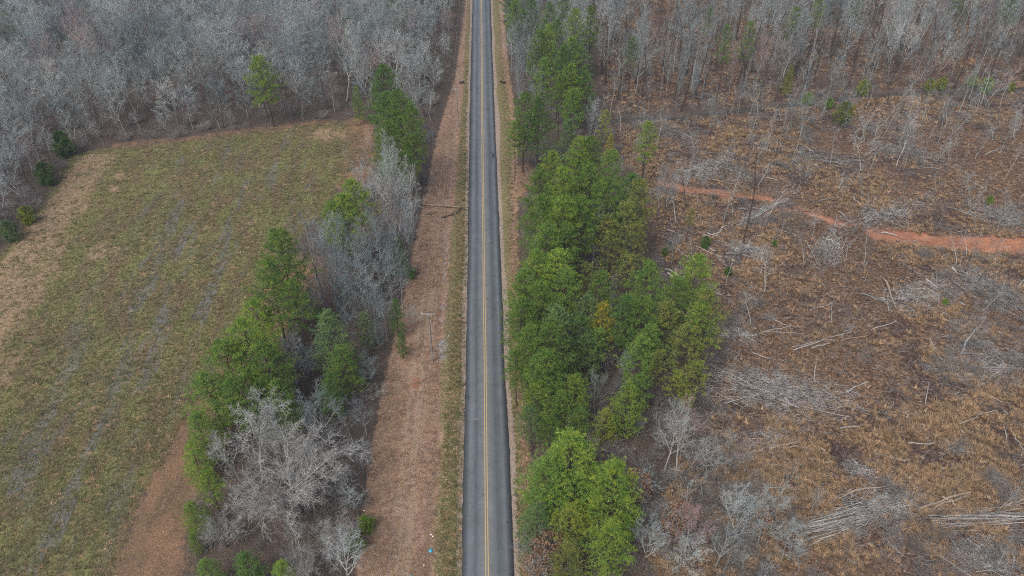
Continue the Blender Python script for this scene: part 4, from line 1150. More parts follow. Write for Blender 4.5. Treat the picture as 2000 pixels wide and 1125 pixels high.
def woods():
    A = [(*fill(WL, 6.0, 1), 'L'), (*fill(WR, 5.9, 2, .93), 'R'), (*fill(WF, 5.6, 3, .8), 'F')]
    g = np.random.default_rng(5)
    rows = []
    for X, Y, z in A:
        if z == 'L': H = g.uniform(12.5, 19, len(X)) * (0.86 + .22 * vnoise(X, Y, 25, 5))
        elif z == 'R': H = g.uniform(11, 20, len(X))
        else: H = g.uniform(12, 18, len(X))
        if z == 'L':        # lower fringe of the woods along the field and the road
            d = sdist(WL, X, Y); H = H * np.clip(.62 + d / 22, 0, 1)
        for x, y, h in zip(X, Y, H): rows.append((x, y, h, z))
    bx, by = project(np.array([r[0] for r in rows]), np.array([r[1] for r in rows]), 6.0)
    dist = np.hypot([r[0] for r in rows], np.array([r[1] for r in rows]))
    size = np.array([r[2] for r in rows]) / dist * ((bx > 0) & (bx < 2000) & (by > 10))
    order = np.argsort(-size)
    single = set(order[:112].tolist())
    protos = P_forest + P_vase + P_slender + P_palesnag
    H0 = [18] * (len(P_forest) + len(P_vase)) + [18.3] * (len(P_slender) + len(P_palesnag))
    nf, nv, ns = len(P_forest), len(P_vase), len(P_slender)
    rest = []
    fx = FIELD
    for i, (x, y, h, z) in enumerate(rows):
        if z == 'L': k = random.choice(list(range(nf)) * 2 + list(range(nf, nf + nv)) + [nf + nv, nf + nv + 1]); w = random.uniform(1.0, 1.35)
        elif z == 'F': k = random.choice(range(nf + nv)); w = random.uniform(.85, 1.1)
        else: k = random.choice([0, 1, 2, nf, nf + 1] + list(range(nf + nv, nf + nv + ns)) * 2 + [nf + nv + ns]); w = random.uniform(.75, 1.15)
        if i in single:
            if z == 'L':
                px, py = project(x, y, 0)
                if px < 150 and py > 262: lb, gr = "bare grey tree in the woods left of the field, seen from above", "bare trees of the woods left of the field"
                elif px < 700:
                    where = "behind its left corner" if px < 300 else "just left of the lone pine" if px < 515 else "right of the lone pine"
                    lb, gr = "bare tree, %s of the woods behind the field, %s" % ("front row" if sdist(WL, x, y) < 7 else "second rows", where), "bare trees behind the field"
                else: lb, gr = "bare grey tree between the far left pines and the road", "bare trees beside the far road"
            elif z == 'F': lb, gr = "bare tree behind the culvert among the far right roadside pines", "bare trees among the far roadside pines"
            else:
                px, py = project(x, y, 0)
                lb, gr = "slender bare tree along the creek behind the clearing, %s" % ("left of the white-trunked tree" if px < 1350 else "near the two thin tall pines" if px < 1530 else "behind the crooked dead tree" if px < 1720 else "towards the right picture edge"), "bare trees along the creek"
            plant("bare_tree", protos[k], x, y, h, H0[k], w, None, lb, "tree", gr, (random.gauss(0, .04), random.gauss(0, .04)))
        else:
            rest.append((x, y, h / H0[k], w, k))
    Rr = np.array(rest)
    scatter("far_woods", Rr[:, 0], Rr[:, 1], Rr[:, 2], g.uniform(0, 6.28, len(Rr)), Rr[:, 3], Rr[:, 4].astype(int),
            [src_objs(p, "bare") for p in protos], "dense bare grey woods carrying on behind the nearer trees", tilt=g.normal(0, .04, len(Rr)))
    return len(rows)
n_woods = woods()

# dark straight trunks standing in the far right woods
def dark_trunks():
    X, Y = fill(WR, 9.5, 21, .8)
    o = np.argsort(Y)[:72]
    for i in o:
        plant("dark_trunk_tree", P_darksnag[i % 2], X[i], Y[i], random.uniform(13, 20), 18, random.uniform(1.5, 2.2), None,
              "dark straight bare trunk in the open woods beyond the creek", "tree", "dark trunks beyond the creek", (random.gauss(0, .05), random.gauss(0.0, .05)))
dark_trunks()

def in_poly(poly, n, seed, dens=None, ymax=345, margin=0.0):
    g = np.random.default_rng(seed)
    p = np.array(poly); x0, y0 = p.min(0); x1, y1 = p.max(0); y1 = min(y1, ymax); x0 = max(x0, -290); x1 = min(x1, 290); y0 = max(y0, 28)
    out = [np.zeros(0), np.zeros(0)]; tries = 0
    while len(out[0]) < n and tries < 60:
        X = g.uniform(x0, x1, n); Y = g.uniform(y0, y1, n)
        m = sdist(poly, X, Y) > margin
        if dens is not None: m &= g.uniform(0, 1, n) < dens(X, Y)
        px, py = project(X, Y, 0)
        m &= (px > -200) & (px < 2200) & (py > -40) & (py < 1230)
        out = [np.concatenate([out[0], X[m]]), np.concatenate([out[1], Y[m]])]; tries += 1
    return out[0][:n], out[1][:n]

def near_d(X, Y):   # even density on the picture rather than on the ground
    return np.clip((95.0 / np.hypot(X, Y)) ** 1.3, 0, 1)

# ---- undergrowth: low bare brush on the woods floor
STRIP_L = GP([(700, 245), (865, 258), (835, 400), (800, 540), (762, 700), (728, 850), (700, 1000), (690, 1180), (330, 1180), (380, 980), (405, 850), (470, 700), (520, 590), (590, 500), (650, 430), (700, 350)])
STRIP_R = GP([(1000, 190), (1012, 330), (1022, 500), (1005, 700), (1040, 900), (1050, 1200), (1230, 1200), (1290, 1000), (1320, 900), (1380, 830), (1400, 760), (1425, 700), (1400, 620), (1320, 560), (1265, 480), (1235, 360), (1200, 240)])
def undergrowth():
    parts = [in_poly(STRIP_L, 300, 31, near_d, margin=.6), in_poly(STRIP_R, 330, 32, near_d, margin=.5), in_poly(WL, 620, 33, lambda X, Y: np.exp(-sdist(WL, X, Y) / 22), margin=.3),
             in_poly(WR, 520, 34),
             in_poly(GP([(1180, 760), (1400, 740), (1400, 860), (1520, 960), (1620, 1150), (1250, 1150), (1260, 1000)]), 130, 36)]
    X = np.concatenate([p[0] for p in parts]); Y = np.concatenate([p[1] for p in parts]); n = len(X)
    g = np.random.default_rng(35)
    P = P_bush + P_sap[:3]
    k = g.choice([0, 1, 2, 3, 0, 1, 2, 3, 4, 5, 6], n)
    s = np.where(k < 4, g.uniform(.3, .8, n), g.uniform(.35, .8, n))
    scatter("undergrowth", X, Y, s, g.uniform(0, 6.28, n), np.full(n, 1.25), k, [src_objs(p, "brush") for p in P], "bare grey brush and saplings covering the floor of the woods")
undergrowth()

# ---- dry grass, dead leaves and sticks on the clearing
def grass_tuft(seed, mat, n=46, h=.75, w=.045, lean=.55, base=.28):
    rs = np.random.default_rng(seed)
    a = rs.uniform(0, 6.28, n); r = rs.uniform(0, base, n)
    p = np.stack([r * np.cos(a), r * np.sin(a), np.zeros(n)], 1)
    d = np.stack([np.cos(a) * lean * rs.uniform(.2, 1.3, n), np.sin(a) * lean * rs.uniform(.2, 1.3, n), np.ones(n)], 1) * (h * rs.uniform(.5, 1.1, n))[:, None]
    s = np.stack([-np.sin(a), np.cos(a), np.zeros(n)], 1) * w
    V = np.stack([p - s, p + s, p + d], 1).reshape(-1, 3)
    return mesh_from("tuft", V, [np.arange(n * 3).reshape(n, 3)], mat)
tufts = [grass_tuft(i, M['straw'], 34, .50 + .12 * i, .028, 0.7 + .15 * i, .30) for i in range(3)] + [grass_tuft(9, M['brownleaf'], 34, .34, .035, 1.2, .35), grass_tuft(11, M['greybrown'], 30, .5, .02, 1.0, .35), grass_tuft(12, M['greybrown'], 26, .8, .018, .8, .25)]
ftufts = [grass_tuft(20 + i, M['fgrass'], 26, .16, .035, 1.4, .22) for i in range(3)] + [grass_tuft(29, M['straw'], 24, .17, .035, 1.5, .22)]

def clearing_cover():
    g = np.random.default_rng(41)
    dens = lambda X, Y: np.clip((fbm(X, Y, 7, 61, 4) - .43) * 7, 0.04, 1) * near_d(X, Y) * (np.minimum(np.minimum(ldist(TRACK, X, Y), ldist(TRACK2, X, Y)), ldist(TRACK3, X, Y)) > 2.6)
    X, Y = in_poly(CLEAR, 30000, 42, dens, ymax=260)
    n = len(X)
    scatter("dry_grass", X, Y, g.uniform(.5, 1.25, n), g.uniform(0, 6.28, n), g.uniform(.8, 1.5, n), np.where(fbm(X, Y, 26, 301, 3) + g.normal(0, .05, n) > .44, g.choice([0, 1, 2, 0, 1, 2, 3, 5], n), g.choice([3, 4, 5, 4, 3, 1], n)),
            [src_objs([t], "dry") for t in tufts], "tawny dry grass tufts covering the cleared ground")
    X, Y = in_poly(WR, 7000, 43, lambda X, Y: np.clip((fbm(X, Y, 14, 62, 3) - .42) * 5, 0, 1))
    n = len(X)
    scatter("dry_grass", X, Y, g.uniform(.5, 1.2, n), g.uniform(0, 6.28, n), g.uniform(1, 1.8, n), g.choice([0, 1, 2, 3, 4, 5], n),
            [src_objs([t], "dry") for t in tufts], "tawny dry grass between the trees beyond the creek")
    X, Y = in_poly(FIELD, 16000, 44, near_d, ymax=260)
    n = len(X)
    scatter("field_grass", X, Y, g.uniform(.6, 1.7, n), g.uniform(0, 6.28, n), g.uniform(.8, 1.6, n), g.choice([0, 1, 2, 0, 1, 2, 3], n),
            [src_objs([t], "short") for t in ftufts], "short olive grass clumps over the whole field")
    # grey brush lying flat in drifts
    dens = lambda X, Y: np.clip((fbm(X, Y, 16, 71, 3) - .48) * 6, 0.02, 1) * near_d(X, Y) * (np.minimum(ldist(TRACK3, X, Y), ldist(TRACK, X, Y)) > 3.5)
    X, Y = in_poly(CLEAR, 650, 45, dens, ymax=215)
    n = len(X)
    scatter("slash_brush", X, Y, g.uniform(.15, .5, n), g.uniform(0, 6.28, n), g.uniform(1.1, 2.6, n), g.integers(0, 4, n),
            [src_objs(p, "brush") for p in P_bush], "low grey drifts of twigs and tops left over the clearing", tilt=g.normal(0, .6, n))
    # loose sticks
    X, Y = in_poly(CLEAR, 7500, 46, lambda X, Y: near_d(X, Y) * np.clip((fbm(X, Y, 16, 71, 3) - .30) * 4, 0.1, 1), ymax=230)
    n = len(X)
    a = g.normal(.1, .9, n); L = g.uniform(.5, 5.0, n) * g.uniform(.35, 1, n); r = g.uniform(.012, .045, n)
    bend = g.normal(0, .15, n)
    Z = height(X, Y) + .04 + r
    dx, dy = np.cos(a) * L / 2, np.sin(a) * L / 2
    P0 = np.stack([X - dx, Y - dy, np.maximum(Z, height(X - dx, Y - dy)) + .05], 1)
    Pm = np.stack([X - dy * bend, Y + dx * bend, Z + .12], 1)
    P1 = np.stack([X + dx, Y + dy, np.maximum(Z, height(X + dx, Y + dy)) + .03], 1)
    mb = MB(); mb.tubes(P0, Pm, r, r * .8, 3); mb.tubes(Pm, P1, r * .8, r * .5, 3)
    tag(obj("loose_sticks", mb.mesh("loose_sticks", M['stick'])), "countless thin grey sticks strewn over the clearing", kind='stuff')
clearing_cover()

def strip_cover():
    g = np.random.default_rng(81)
    poly = GP([(905, 170), (900, 400), (885, 600), (870, 800), (855, 1180), (700, 1180), (728, 850), (765, 700), (800, 540), (840, 400), (868, 260)])
    X, Y = in_poly(poly, 3800, 82, lambda X, Y: np.clip((fbm(X, Y, 5, 83, 3) - .36) * 5, .1, 1) * near_d(X, Y))
    n = len(X)
    scatter("fallen_leaves", X, Y, g.uniform(.25, .6, n), g.uniform(0, 6.28, n), g.uniform(1.2, 2.2, n), g.choice([3, 3, 4, 0], n), [src_objs([t], "dry") for t in tufts],
            "dead leaves and dry weeds matted over the power line strip")
    poly = GP([(912, 100), (914, 400), (905, 700), (898, 1180), (856, 1180), (872, 800), (885, 600), (898, 300)])
    X, Y = in_poly(poly, 2600, 84, near_d)
    n = len(X)
    scatter("verge_grass", X, Y, g.uniform(.6, 1.5, n), g.uniform(0, 6.28, n), g.uniform(.8, 1.5, n), g.choice([0, 1, 2, 3], n), [src_objs([t], "short") for t in ftufts],
            "short olive and straw grass on the left verge of the road")
    poly = GP([(975, 100), (990, 400), (1003, 800), (1012, 1180), (1045, 1180), (1035, 900), (1015, 600), (1010, 300), (995, 100)])
    X, Y = in_poly(poly, 1500, 85, near_d)
    n = len(X)
    scatter("verge_grass", X, Y, g.uniform(.6, 1.5, n), g.uniform(0, 6.28, n), g.uniform(.8, 1.5, n), g.choice([0, 1, 2, 3, 3], n), [src_objs([t], "short") for t in ftufts],
            "short olive and straw grass on the right verge of the road")
strip_cover()

# ---- thin trees left standing where the woods thin out into the clearing
def left_standing():
    X, Y = in_poly(CLEAR, 95, 53, lambda X, Y: np.exp(-ldist(CREEK, X, Y) / 22) * (np.minimum(ldist(TRACK3, X, Y), ldist(TRACK, X, Y)) > 3), ymax=215)
    P = P_slender + P_snag[:2] + P_sap
    for i, (x, y) in enumerate(zip(X, Y)):
        pr = P[i % len(P)]; s9 = (i % len(P)) >= len(P_slender) + 2
        plant("slender_tree", pr, x, y, random.uniform(6, 13), 9 if s9 else 18.3, random.uniform(1.1, 1.6) * (.8 if s9 else 1.2), None, "thin grey tree left standing between the creek and the track, %s" % ("in the left part" if x < 75 else "in the middle" if x < 115 else "towards the right edge"), "tree",
              "thin trees where the woods give way to the clearing", (random.gauss(0, .06), random.gauss(0, .08)))
left_standing()

# ---- thin saplings standing in the clearing
def saplings():
    X, Y = in_poly(CLEAR, 140, 51, lambda X, Y: np.clip((Y - 85) / 110, .04, 1) ** 1.2 * (np.minimum(ldist(TRACK3, X, Y), ldist(TRACK, X, Y)) > 2.5), ymax=205)
    for i, (x, y) in enumerate(zip(X, Y)):
        H = random.uniform(4, 10)
        plant("bare_sapling", P_sap[i % 5], x, y, H, 9, random.uniform(1.1, 1.7), None, "thin bare sapling standing loose in the clearing, %s" % ("beyond the red track" if y > 160 else "this side of the red track" if y > 120 else "in the near half"), "sapling", "thin saplings in the clearing",
              (random.gauss(0, .10), random.gauss(0, .10)))
saplings()

# ------------------------------------------------------------------ logs
def log_mesh(seed, mat, curve=.02):
    r = random.Random(seed); pts = []; rs = []
    for i in range(6):
        t = i / 5
        pts.append((t - .5, r.gauss(0, curve) + curve * 2 * math.sin(t * 3.1), r.gauss(0, curve * .4) / 2)); rs.append(.5 * (1 - .35 * t) * r.uniform(.92, 1.08))
    mb = MB()
    pts = [np.array(p) for p in pts]
    # built for a log whose scale is (length, thickness, thickness)
    k = 7; th = np.arange(k) * 2 * math.pi / k
    rings = [np.stack([np.full(k, p[0]), p[1] * 12 + np.cos(th) * q, p[2] * 6 + np.sin(th) * q], 1) for p, q in zip(pts, rs)]
    V = np.concatenate(rings); n = len(rings)
    F = [[i * k + j, i * k + (j + 1) % k, (i + 1) * k + (j + 1) % k, (i + 1) * k + j] for i in range(n - 1) for j in range(k)]
    mb.add(V, F)
    for b in (0, n - 1):
        mb.add(np.vstack([rings[b], rings[b].mean(0)]), [[j, (j + 1) % k, k] for j in range(k)])
    return mb.mesh("log", mat, False)
LOGS = dict(g=[log_mesh(i, M['log'], .05) for i in range(3)], t=[log_mesh(5 + i, M['tanlog'], .03) for i in range(2)], d=[log_mesh(8, M['darklog'], .04)], p=[log_mesh(10 + i, M['pale'], .05) for i in range(2)])

def place_log(A, B, th, mesh, name="log", parent=None, lift=0.0):
    (x0, y0), (x1, y1) = A, B
    L = math.hypot(x1 - x0, y1 - y0)
    tt = np.linspace(0, 1, 7); xs = x0 + (x1 - x0) * tt; ys = y0 + (y1 - y0) * tt
    hz = height(xs, ys)
    s, c = np.polyfit(tt, hz, 1)
    c += max(0.0, float(np.percentile(hz - (s * tt + c), 85)))
    z0, z1 = c, c + s
    o = bpy.data.objects.new(name, mesh)
    o.location = ((x0 + x1) / 2, (y0 + y1) / 2, (z0 + z1) / 2 + th * .42 + lift)
    o.rotation_euler = (random.uniform(0, 6.28) if lift else 0, -math.atan2(z1 - z0, L), math.atan2(y1 - y0, x1 - x0))
    o.scale = (math.hypot(L, z1 - z0), th, th)
    return link(o, parent)

logs = [
    ((1725, 545), (1748, 603), .34, 't', "thick brown log lying almost pointing at the camera in the right of the clearing"),
    ((1808, 545), (1882, 599), .22, 'g', "grey log slanting down right next to the thick brown one"),
    ((1858, 527), (1920, 550), .40, 'p', "pale thick log at the head of the big right slash fan"),
    ((1682, 575), (1733, 592), .18, 'p', "thin whitish crooked branch left of the thick brown log"),
    ((1550, 688), (1662, 652), .20, 'g', "long grey log rising to the right across the middle of the clearing"),
    ((1545, 678), (1625, 664), .14, 'g', "thin dark grey log just above the long one in the middle"),
    ((1840, 625), (1907, 648), .17, 'g', "thin log under the grey slash at the right"),
    ((1873, 692), (1912, 648), .28, 'p', "pale log standing up out of a small heap on the right"),
    ((1580, 505), (1595, 500), .20, 't', "short brown stick right of the white fan of branches"),
    ((1500, 878), (1560, 864), .24, 't', "brown log, upper of the crossed ones near the lower middle of the clearing"),
    ((1537, 878), (1582, 878), .18, 't', "level brown log beside the crossed ones"),
    ((1543, 913), (1582, 882), .20, 't', "brown log slanting under the level one"),
    ((1448, 898), (1506, 872), .26, 't', "brown log lower left of the crossed ones"),
    ((1500, 943), (1560, 925), .16, 'd', "thin dark log below the crossed ones"),
    ((1647, 968), (1758, 948), .22, 't', "long straight log with cut pale end above the stack of poles"),
    ((1697, 982), (1752, 969), .26, 'p', "pale curved log above the stack of poles"),
    ((1750, 969), (1790, 976), .20, 'g', "grey end piece touching the pale curved log"),
    ((1733, 993), (1782, 987), .18, 't', "short log under the pale curved one"),
    ((1722, 1062), (1740, 1050), .20, 't', "short brown log right of the stack of poles"),
    ((1793, 1000), (1893, 964), .30, 't', "upper of two long parallel brown logs at the lower right"),
    ((1815, 1003), (1893, 968), .24, 't', "lower of two long parallel brown logs at the lower right"),
    ((1962, 993), (2004, 976), .24, 'g', "grey log cut by the right picture edge"),
    ((1875, 832), (1946, 803), .14, 'g', "long thin pole lying above the root crater"),
    ((1958, 816), (1967, 862), .14, 'g', "thin grey branch near the right edge, left one of two upright ones"),
    ((1980, 845), (1997, 880), .18, 'g', "grey branch near the right edge, right one of two upright ones"),
    ((1752, 822), (1758, 850), .14, 'g', "small upright grey branch in the middle of the dry grass"),
    ((1807, 793), (1812, 754), .12, 'g', "thin pale stick pointing up in the dry grass"),
    ((1425, 902), (1492, 883), .30, 't', "brown log at the clearing edge below the big slash heap"),
    ((1383, 459), (1409, 451), .28, 'p', "pale short log beside the sparse clearing pine"),
    ((1409, 448), (1434, 425), .20, 'p', "slanting stick rising from the pale short log"),
    ((1403, 442), (1424, 466), .24, 'd', "dark log crossing the pale short one"),
    ((1320, 488), (1343, 505), .18, 'g', "thin log beside the brown path"),
    ((1300, 528), (1332, 548), .26, 'p', "upper pale log at the clearing end of the strip"),
    ((1305, 536), (1335, 556), .22, 'g', "grey log beside the pale one at the clearing end of the strip"),
    ((1378, 348), (1442, 362), .22, 't', "long log lying above the red track"),
    ((1600, 398), (1626, 388), .2, 'g', "grey log at the upper end of the tan side track"),
    ((1612, 470), (1640, 482), .26, 'g', "grey log above the white fan of branches"),
    ((1702, 488), (1718, 496), .24, 'd', "dark short log on the bank of the red track"),
    ((1722, 452), (1752, 460), .22, 'p', "pale log on the red track"),
    ((1310, 97), (1342, 105), .5, 'd', "dark thick trunk lying in the far woods behind the creek"),
    ((1838, 975), (1865, 990), .14, 'g', "grey broken stick between the long brown logs and the poles"),
    ((1895, 1060), (1915, 1090), .2, 'p', "pale broken stick left of the white heap at the bottom right"),
    ((1310, 920), (1360, 935), .16, 'g', "thin grey log under the whitish bare pair"),
]
for i, (a, b, th, k, lb) in enumerate(logs):
    o = place_log(G(*a), G(*b), th * 1.45, LOGS[k][i % len(LOGS[k])], lift=.08)
    tag(o, lb, "log", "logs lying in the clearing")

def more_logs():
    X, Y = in_poly(CLEAR, 170, 61, lambda X, Y: near_d(X, Y) * (np.minimum(ldist(TRACK3, X, Y), ldist(TRACK, X, Y)) > 3), ymax=205)
    for i, (x, y) in enumerate(zip(X, Y)):
        a = random.gauss(.1, .75); L = random.uniform(2.0, 7.0)
        k = random.choice('gggptd'); m = LOGS[k][i % len(LOGS[k])]
        o = place_log((x - math.cos(a) * L / 2, y - math.sin(a) * L / 2), (x + math.cos(a) * L / 2, y + math.sin(a) * L / 2), random.uniform(.14, .30), m)
        tag(o, "weathered thin log dropped in the dry grass, %s" % ("beyond the red track" if y > 150 else "around the big right slash fan" if y > 108 else "in the near half of the clearing"), "log", "scattered logs of the clearing")
more_logs()

def stump_mesh(seed):
    r = random.Random(seed); k = 10; mb = MB(); V = []
    for z, s in ((-.15, 1.5), (.05, 1.15), (.35, .95)):
        V += [(math.cos(6.283 * i / k) * .24 * s * r.uniform(.85, 1.2), math.sin(6.283 * i / k) * .24 * s * r.uniform(.85, 1.2), z + r.gauss(0, .015)) for i in range(k)]
    V.append((0, 0, .36))
    mb.add(V, [[j * k + i, j * k + (i + 1) % k, (j + 1) * k + (i + 1) % k, (j + 1) * k + i] for j in range(2) for i in range(k)]); me = mb
    top = MB(); top.add(V[20:31], [[i, (i + 1) % k, k] for i in range(k)])
    return mb.mesh("stump", M['darklog']), top.mesh("cut_face", M['tanlog'])
def stumps():
    P = [stump_mesh(i) for i in range(3)]
    X, Y = in_poly(CLEAR, 90, 65, near_d, ymax=190)
    for i, (x, y) in enumerate(zip(X, Y)):
        o = obj("tree_stump", P[i % 3][0], None, (x, y, H1(x, y))); s = random.uniform(.7, 1.5)
        o.scale = (s, s, random.uniform(.7, 1.3)); o.rotation_euler[2] = random.uniform(0, 6)
        tag(o, "low cut stump half hidden in the dry grass of the clearing", "stump", "stumps in the clearing")
        obj("cut_face", P[i % 3][1], o)
stumps()

# ------------------------------------------------------------------ heaps of slash
def heap(A, B, width, n, label, fan=0.25, high=.9, twig=320, mats='ggdtp', th=(.05, .13), seed=0):
    """heap whose pieces run from A towards B"""
    r = random.Random(seed)
    (x0, y0), (x1, y1) = G(*A), G(*B)
    L = math.hypot(x1 - x0, y1 - y0); a = math.atan2(y1 - y0, x1 - x0)
    cx, cy = (x0 + x1) / 2, (y0 + y1) / 2
    cz = H1(cx, cy)
    root = empty("slash_heap", (cx, cy, cz))
    tag(root, label, "brush pile", "heaps of logging slash")
    for i in range(n):
        l = L * r.uniform(.22, .85); off = r.gauss(0, .36) * width; sh = r.gauss(0, .26) * L
        if fan < .1: l = L * r.uniform(.55, 1.0); sh = r.uniform(-.5, .5) * (L - l)
        aa = a + r.gauss(0, fan * 1.4)
        mx, my = math.cos(a) * sh - math.sin(a) * off, math.sin(a) * sh + math.cos(a) * off
        z = .10 + high * .75 * r.random() * math.exp(-(off / (width * .55)) ** 2)
        k = r.choice(mats); o = bpy.data.objects.new("branch", LOGS[k][i % len(LOGS[k])])
        o.location = (mx, my, z); o.rotation_euler = (r.uniform(0, 6.28), r.gauss(0, .05), aa)
        t = r.uniform(*th); o.scale = (l, t, t)
        link(o, root)
    m = int(twig * 1.3)
    sh = np.array([r.gauss(0, .30) for _ in range(m)]) * L; off = np.array([r.gauss(0, .46) for _ in range(m)]) * width
    aa = a + np.array([r.gauss(0, fan * 2.6 + .25) for _ in range(m)]); l = np.array([r.uniform(.4, 2.8) for _ in range(m)])
    z = np.array([r.uniform(.05, high * 1.25) for _ in range(m)]) * np.exp(-(off / (width * .7)) ** 2)
    C = np.stack([math.cos(a) * sh - math.sin(a) * off, math.sin(a) * sh + math.cos(a) * off, z], 1)
    d = np.stack([np.cos(aa), np.sin(aa), np.array([r.gauss(.05, .22) for _ in range(m)])], 1)
    P0 = C - d * l[:, None] / 2; P1 = C + d * l[:, None] / 2
    P0[:, 2] = np.maximum(P0[:, 2], .02); P1[:, 2] = np.maximum(P1[:, 2], .02)
    mb = MB(); rr = np.array([r.uniform(.012, .032) for _ in range(m)])
    Pm = (P0 + P1) / 2 + np.array([[r.gauss(0, .09), r.gauss(0, .09), r.gauss(0.04, .06)] for _ in range(m)])
    mb.tubes(P0, Pm, rr, rr * .85, 3); mb.tubes(Pm, P1, rr * .85, rr * .5, 3)
    # side twigs
    q = d[:, [1, 0, 2]] * np.array([-1, 1, 1]); sgn = np.where(np.arange(m) % 2, 1, -1)[:, None]
    T1 = Pm + (d * .6 + q * sgn * .6) * (l[:, None] * .35); mb.tubes(Pm, T1, rr * .6, rr * .4, 3)
    o = obj("twigs", mb.mesh("twigs", M['stick']), root); tag(o, kind='stuff')
HE = [
    ((1395, 745), (1640, 792), 6.5, 34, "biggest pale slash heap beside the clearing end of the near pines", .22, 1.2, 1500),
    ((1638, 445), (1606, 528), 4.0, 26, "white fan of branches spread down the slope below the tan side track", .26, .9, 300, 'pppg'),
    ((1560, 1046), (1702, 1006), 3.0, 34, "neat stack of long grey poles at the bottom of the clearing", .05, 1.0, 240, 'ggpg', (.09, .18)),
    ((1812, 1022), (2030, 1008), 2.2, 24, "long row of grey poles running out of the right picture edge", .04, .7, 200, 'ggpg', (.09, .18)),
    ((1440, 442), (1535, 392), 2.0, 18, "stack of straight grey poles crossing behind the dark stub", .06, .8, 160, 'gpgg', (.10, .2)),
    ((1905, 1060), (1955, 1130), 4.2, 18, "white tangled heap at the lower right corner", .6, 1.2, 420, 'gpp'),
    ((1865, 535), (2010, 610), 6.5, 26, "big grey slash fan at the right edge below the red track", .25, 1.1, 900),
    ((1680, 440), (1800, 392), 4.5, 16, "grey slash heap above the red track", .35, .8, 520),
    ((1330, 345), (1420, 318), 5.0, 12, "pale fallen treetops at the left end of the red track", .4, .9, 420, 'pg'),
    ((1400, 312), (1465, 350), 4.0, 14, "pale fallen tree fan above the red track", .35, .9, 380, 'pg'),
    ((1310, 255), (1345, 275), 3.0, 8, "small pale heap in the upper left of the clearing", .6, .7, 180),
    ((1865, 700), (1912, 655), 2.4, 12, "small grey heap with upright log on the right", .35, .9, 200),
    ((1740, 600), (1850, 560), 5.0, 12, "loose grey brush heap around the thick brown log", .5, .7, 520),
    ((1860, 745), (1990, 700), 5.0, 14, "loose grey brush drift in the right middle of the clearing", .3, .6, 460),
    ((1900, 410), (2010, 440), 6.0, 14, "grey brush drift above the red track at the right edge", .4, .8, 620),
    ((1450, 880), (1540, 850), 3.0, 8, "small brown heap with crossed logs", .4, .6, 160, 'tg'),
    ((1660, 1000), (1800, 980), 3.2, 14, "grey debris heap around the pale curved log", .3, .6, 360, 'gtp'),
    ((1560, 300), (1700, 330), 5.0, 12, "grey fallen brush below the crooked dead tree", .4, .8, 460),
    ((1700, 285), (1850, 318), 5.0, 12, "grey fallen brush at the foot of the pale leaning dead tree", .4, .8, 460),
    ((1845, 890), (1885, 868), 1.8, 6, "dark root crater with pale broken roots", .9, .6, 120),
    ((1700, 930), (1640, 905), 2.5, 5, "small drift of twigs in the dry grass above the long straight log", .5, .4, 120),
    ((1400, 640), (1480, 670), 3.0, 6, "twig drift beside the olive-green pine of the strip", .5, .5, 200),
    ((1420, 480), (1500, 500), 3.5, 8, "grey twig drift around the foot of the tall dark snag", .5, .6, 320),
]
for i, h in enumerate(HE):
    kw = dict(zip(('fan', 'high', 'twig', 'mats', 'th'), h[5:]))
    heap(h[0], h[1], h[2], h[3], h[4], seed=900 + i, **kw)

# ------------------------------------------------------------------ fallen tree across the strip
def fallen(label, A, B, th, mat, limbs, seed):
    r = random.Random(seed); (x0, y0), (x1, y1) = G(*A), G(*B)
    L = math.hypot(x1 - x0, y1 - y0); a = math.atan2(y1 - y0, x1 - x0)
    root = empty("fallen_tree", ((x0 + x1) / 2, (y0 + y1) / 2, H1((x0 + x1) / 2, (y0 + y1) / 2)), a)
    tag(root, label, "fallen tree")
    mb = MB(); n = 7
    mb.tube([(-L / 2 + L * i / n, r.gauss(0, .06), th * .5 + r.gauss(0, .03)) for i in range(n + 1)], [th / 2 * (1 - .05 * i) for i in range(n + 1)], 8)
    obj("trunk", mb.mesh("trunk", mat), root)
    for i in range(limbs):
        m2 = MB(); x = r.uniform(-L * .2, L / 2); s = r.choice((-1, 1)); l = r.uniform(.7, 2.4)
        m2.tube([(x, 0, th * .6), (x + l * .4, s * l * .4, th * .7 + .2), (x + l * .8, s * l * .8, .15 + .3 * r.random()), (x + l * 1.1, s * l * .9, .12)], [.07, .055, .04, .02], 5)
        obj("limb", m2.mesh("limb", mat), root)
fallen("long dark fallen trunk lying across the power line strip, pale broken end near road", (829, 401), (899, 406), .55, M['tanlog'], 3, 3)
fallen("dark broken treetop with crooked limbs lying just below the long fallen trunk", (862, 425), (897, 416), .26, M['darklog'], 8, 4)
fallen("small dark broken branch lying near the tree line below the long fallen trunk", (829, 419), (848, 418), .2, M['darklog'], 3, 5)
fallen("dark forked branch lying on the brown ground of the far right verge", (1015, 355), (1040, 372), .2, M['darklog'], 4, 7)

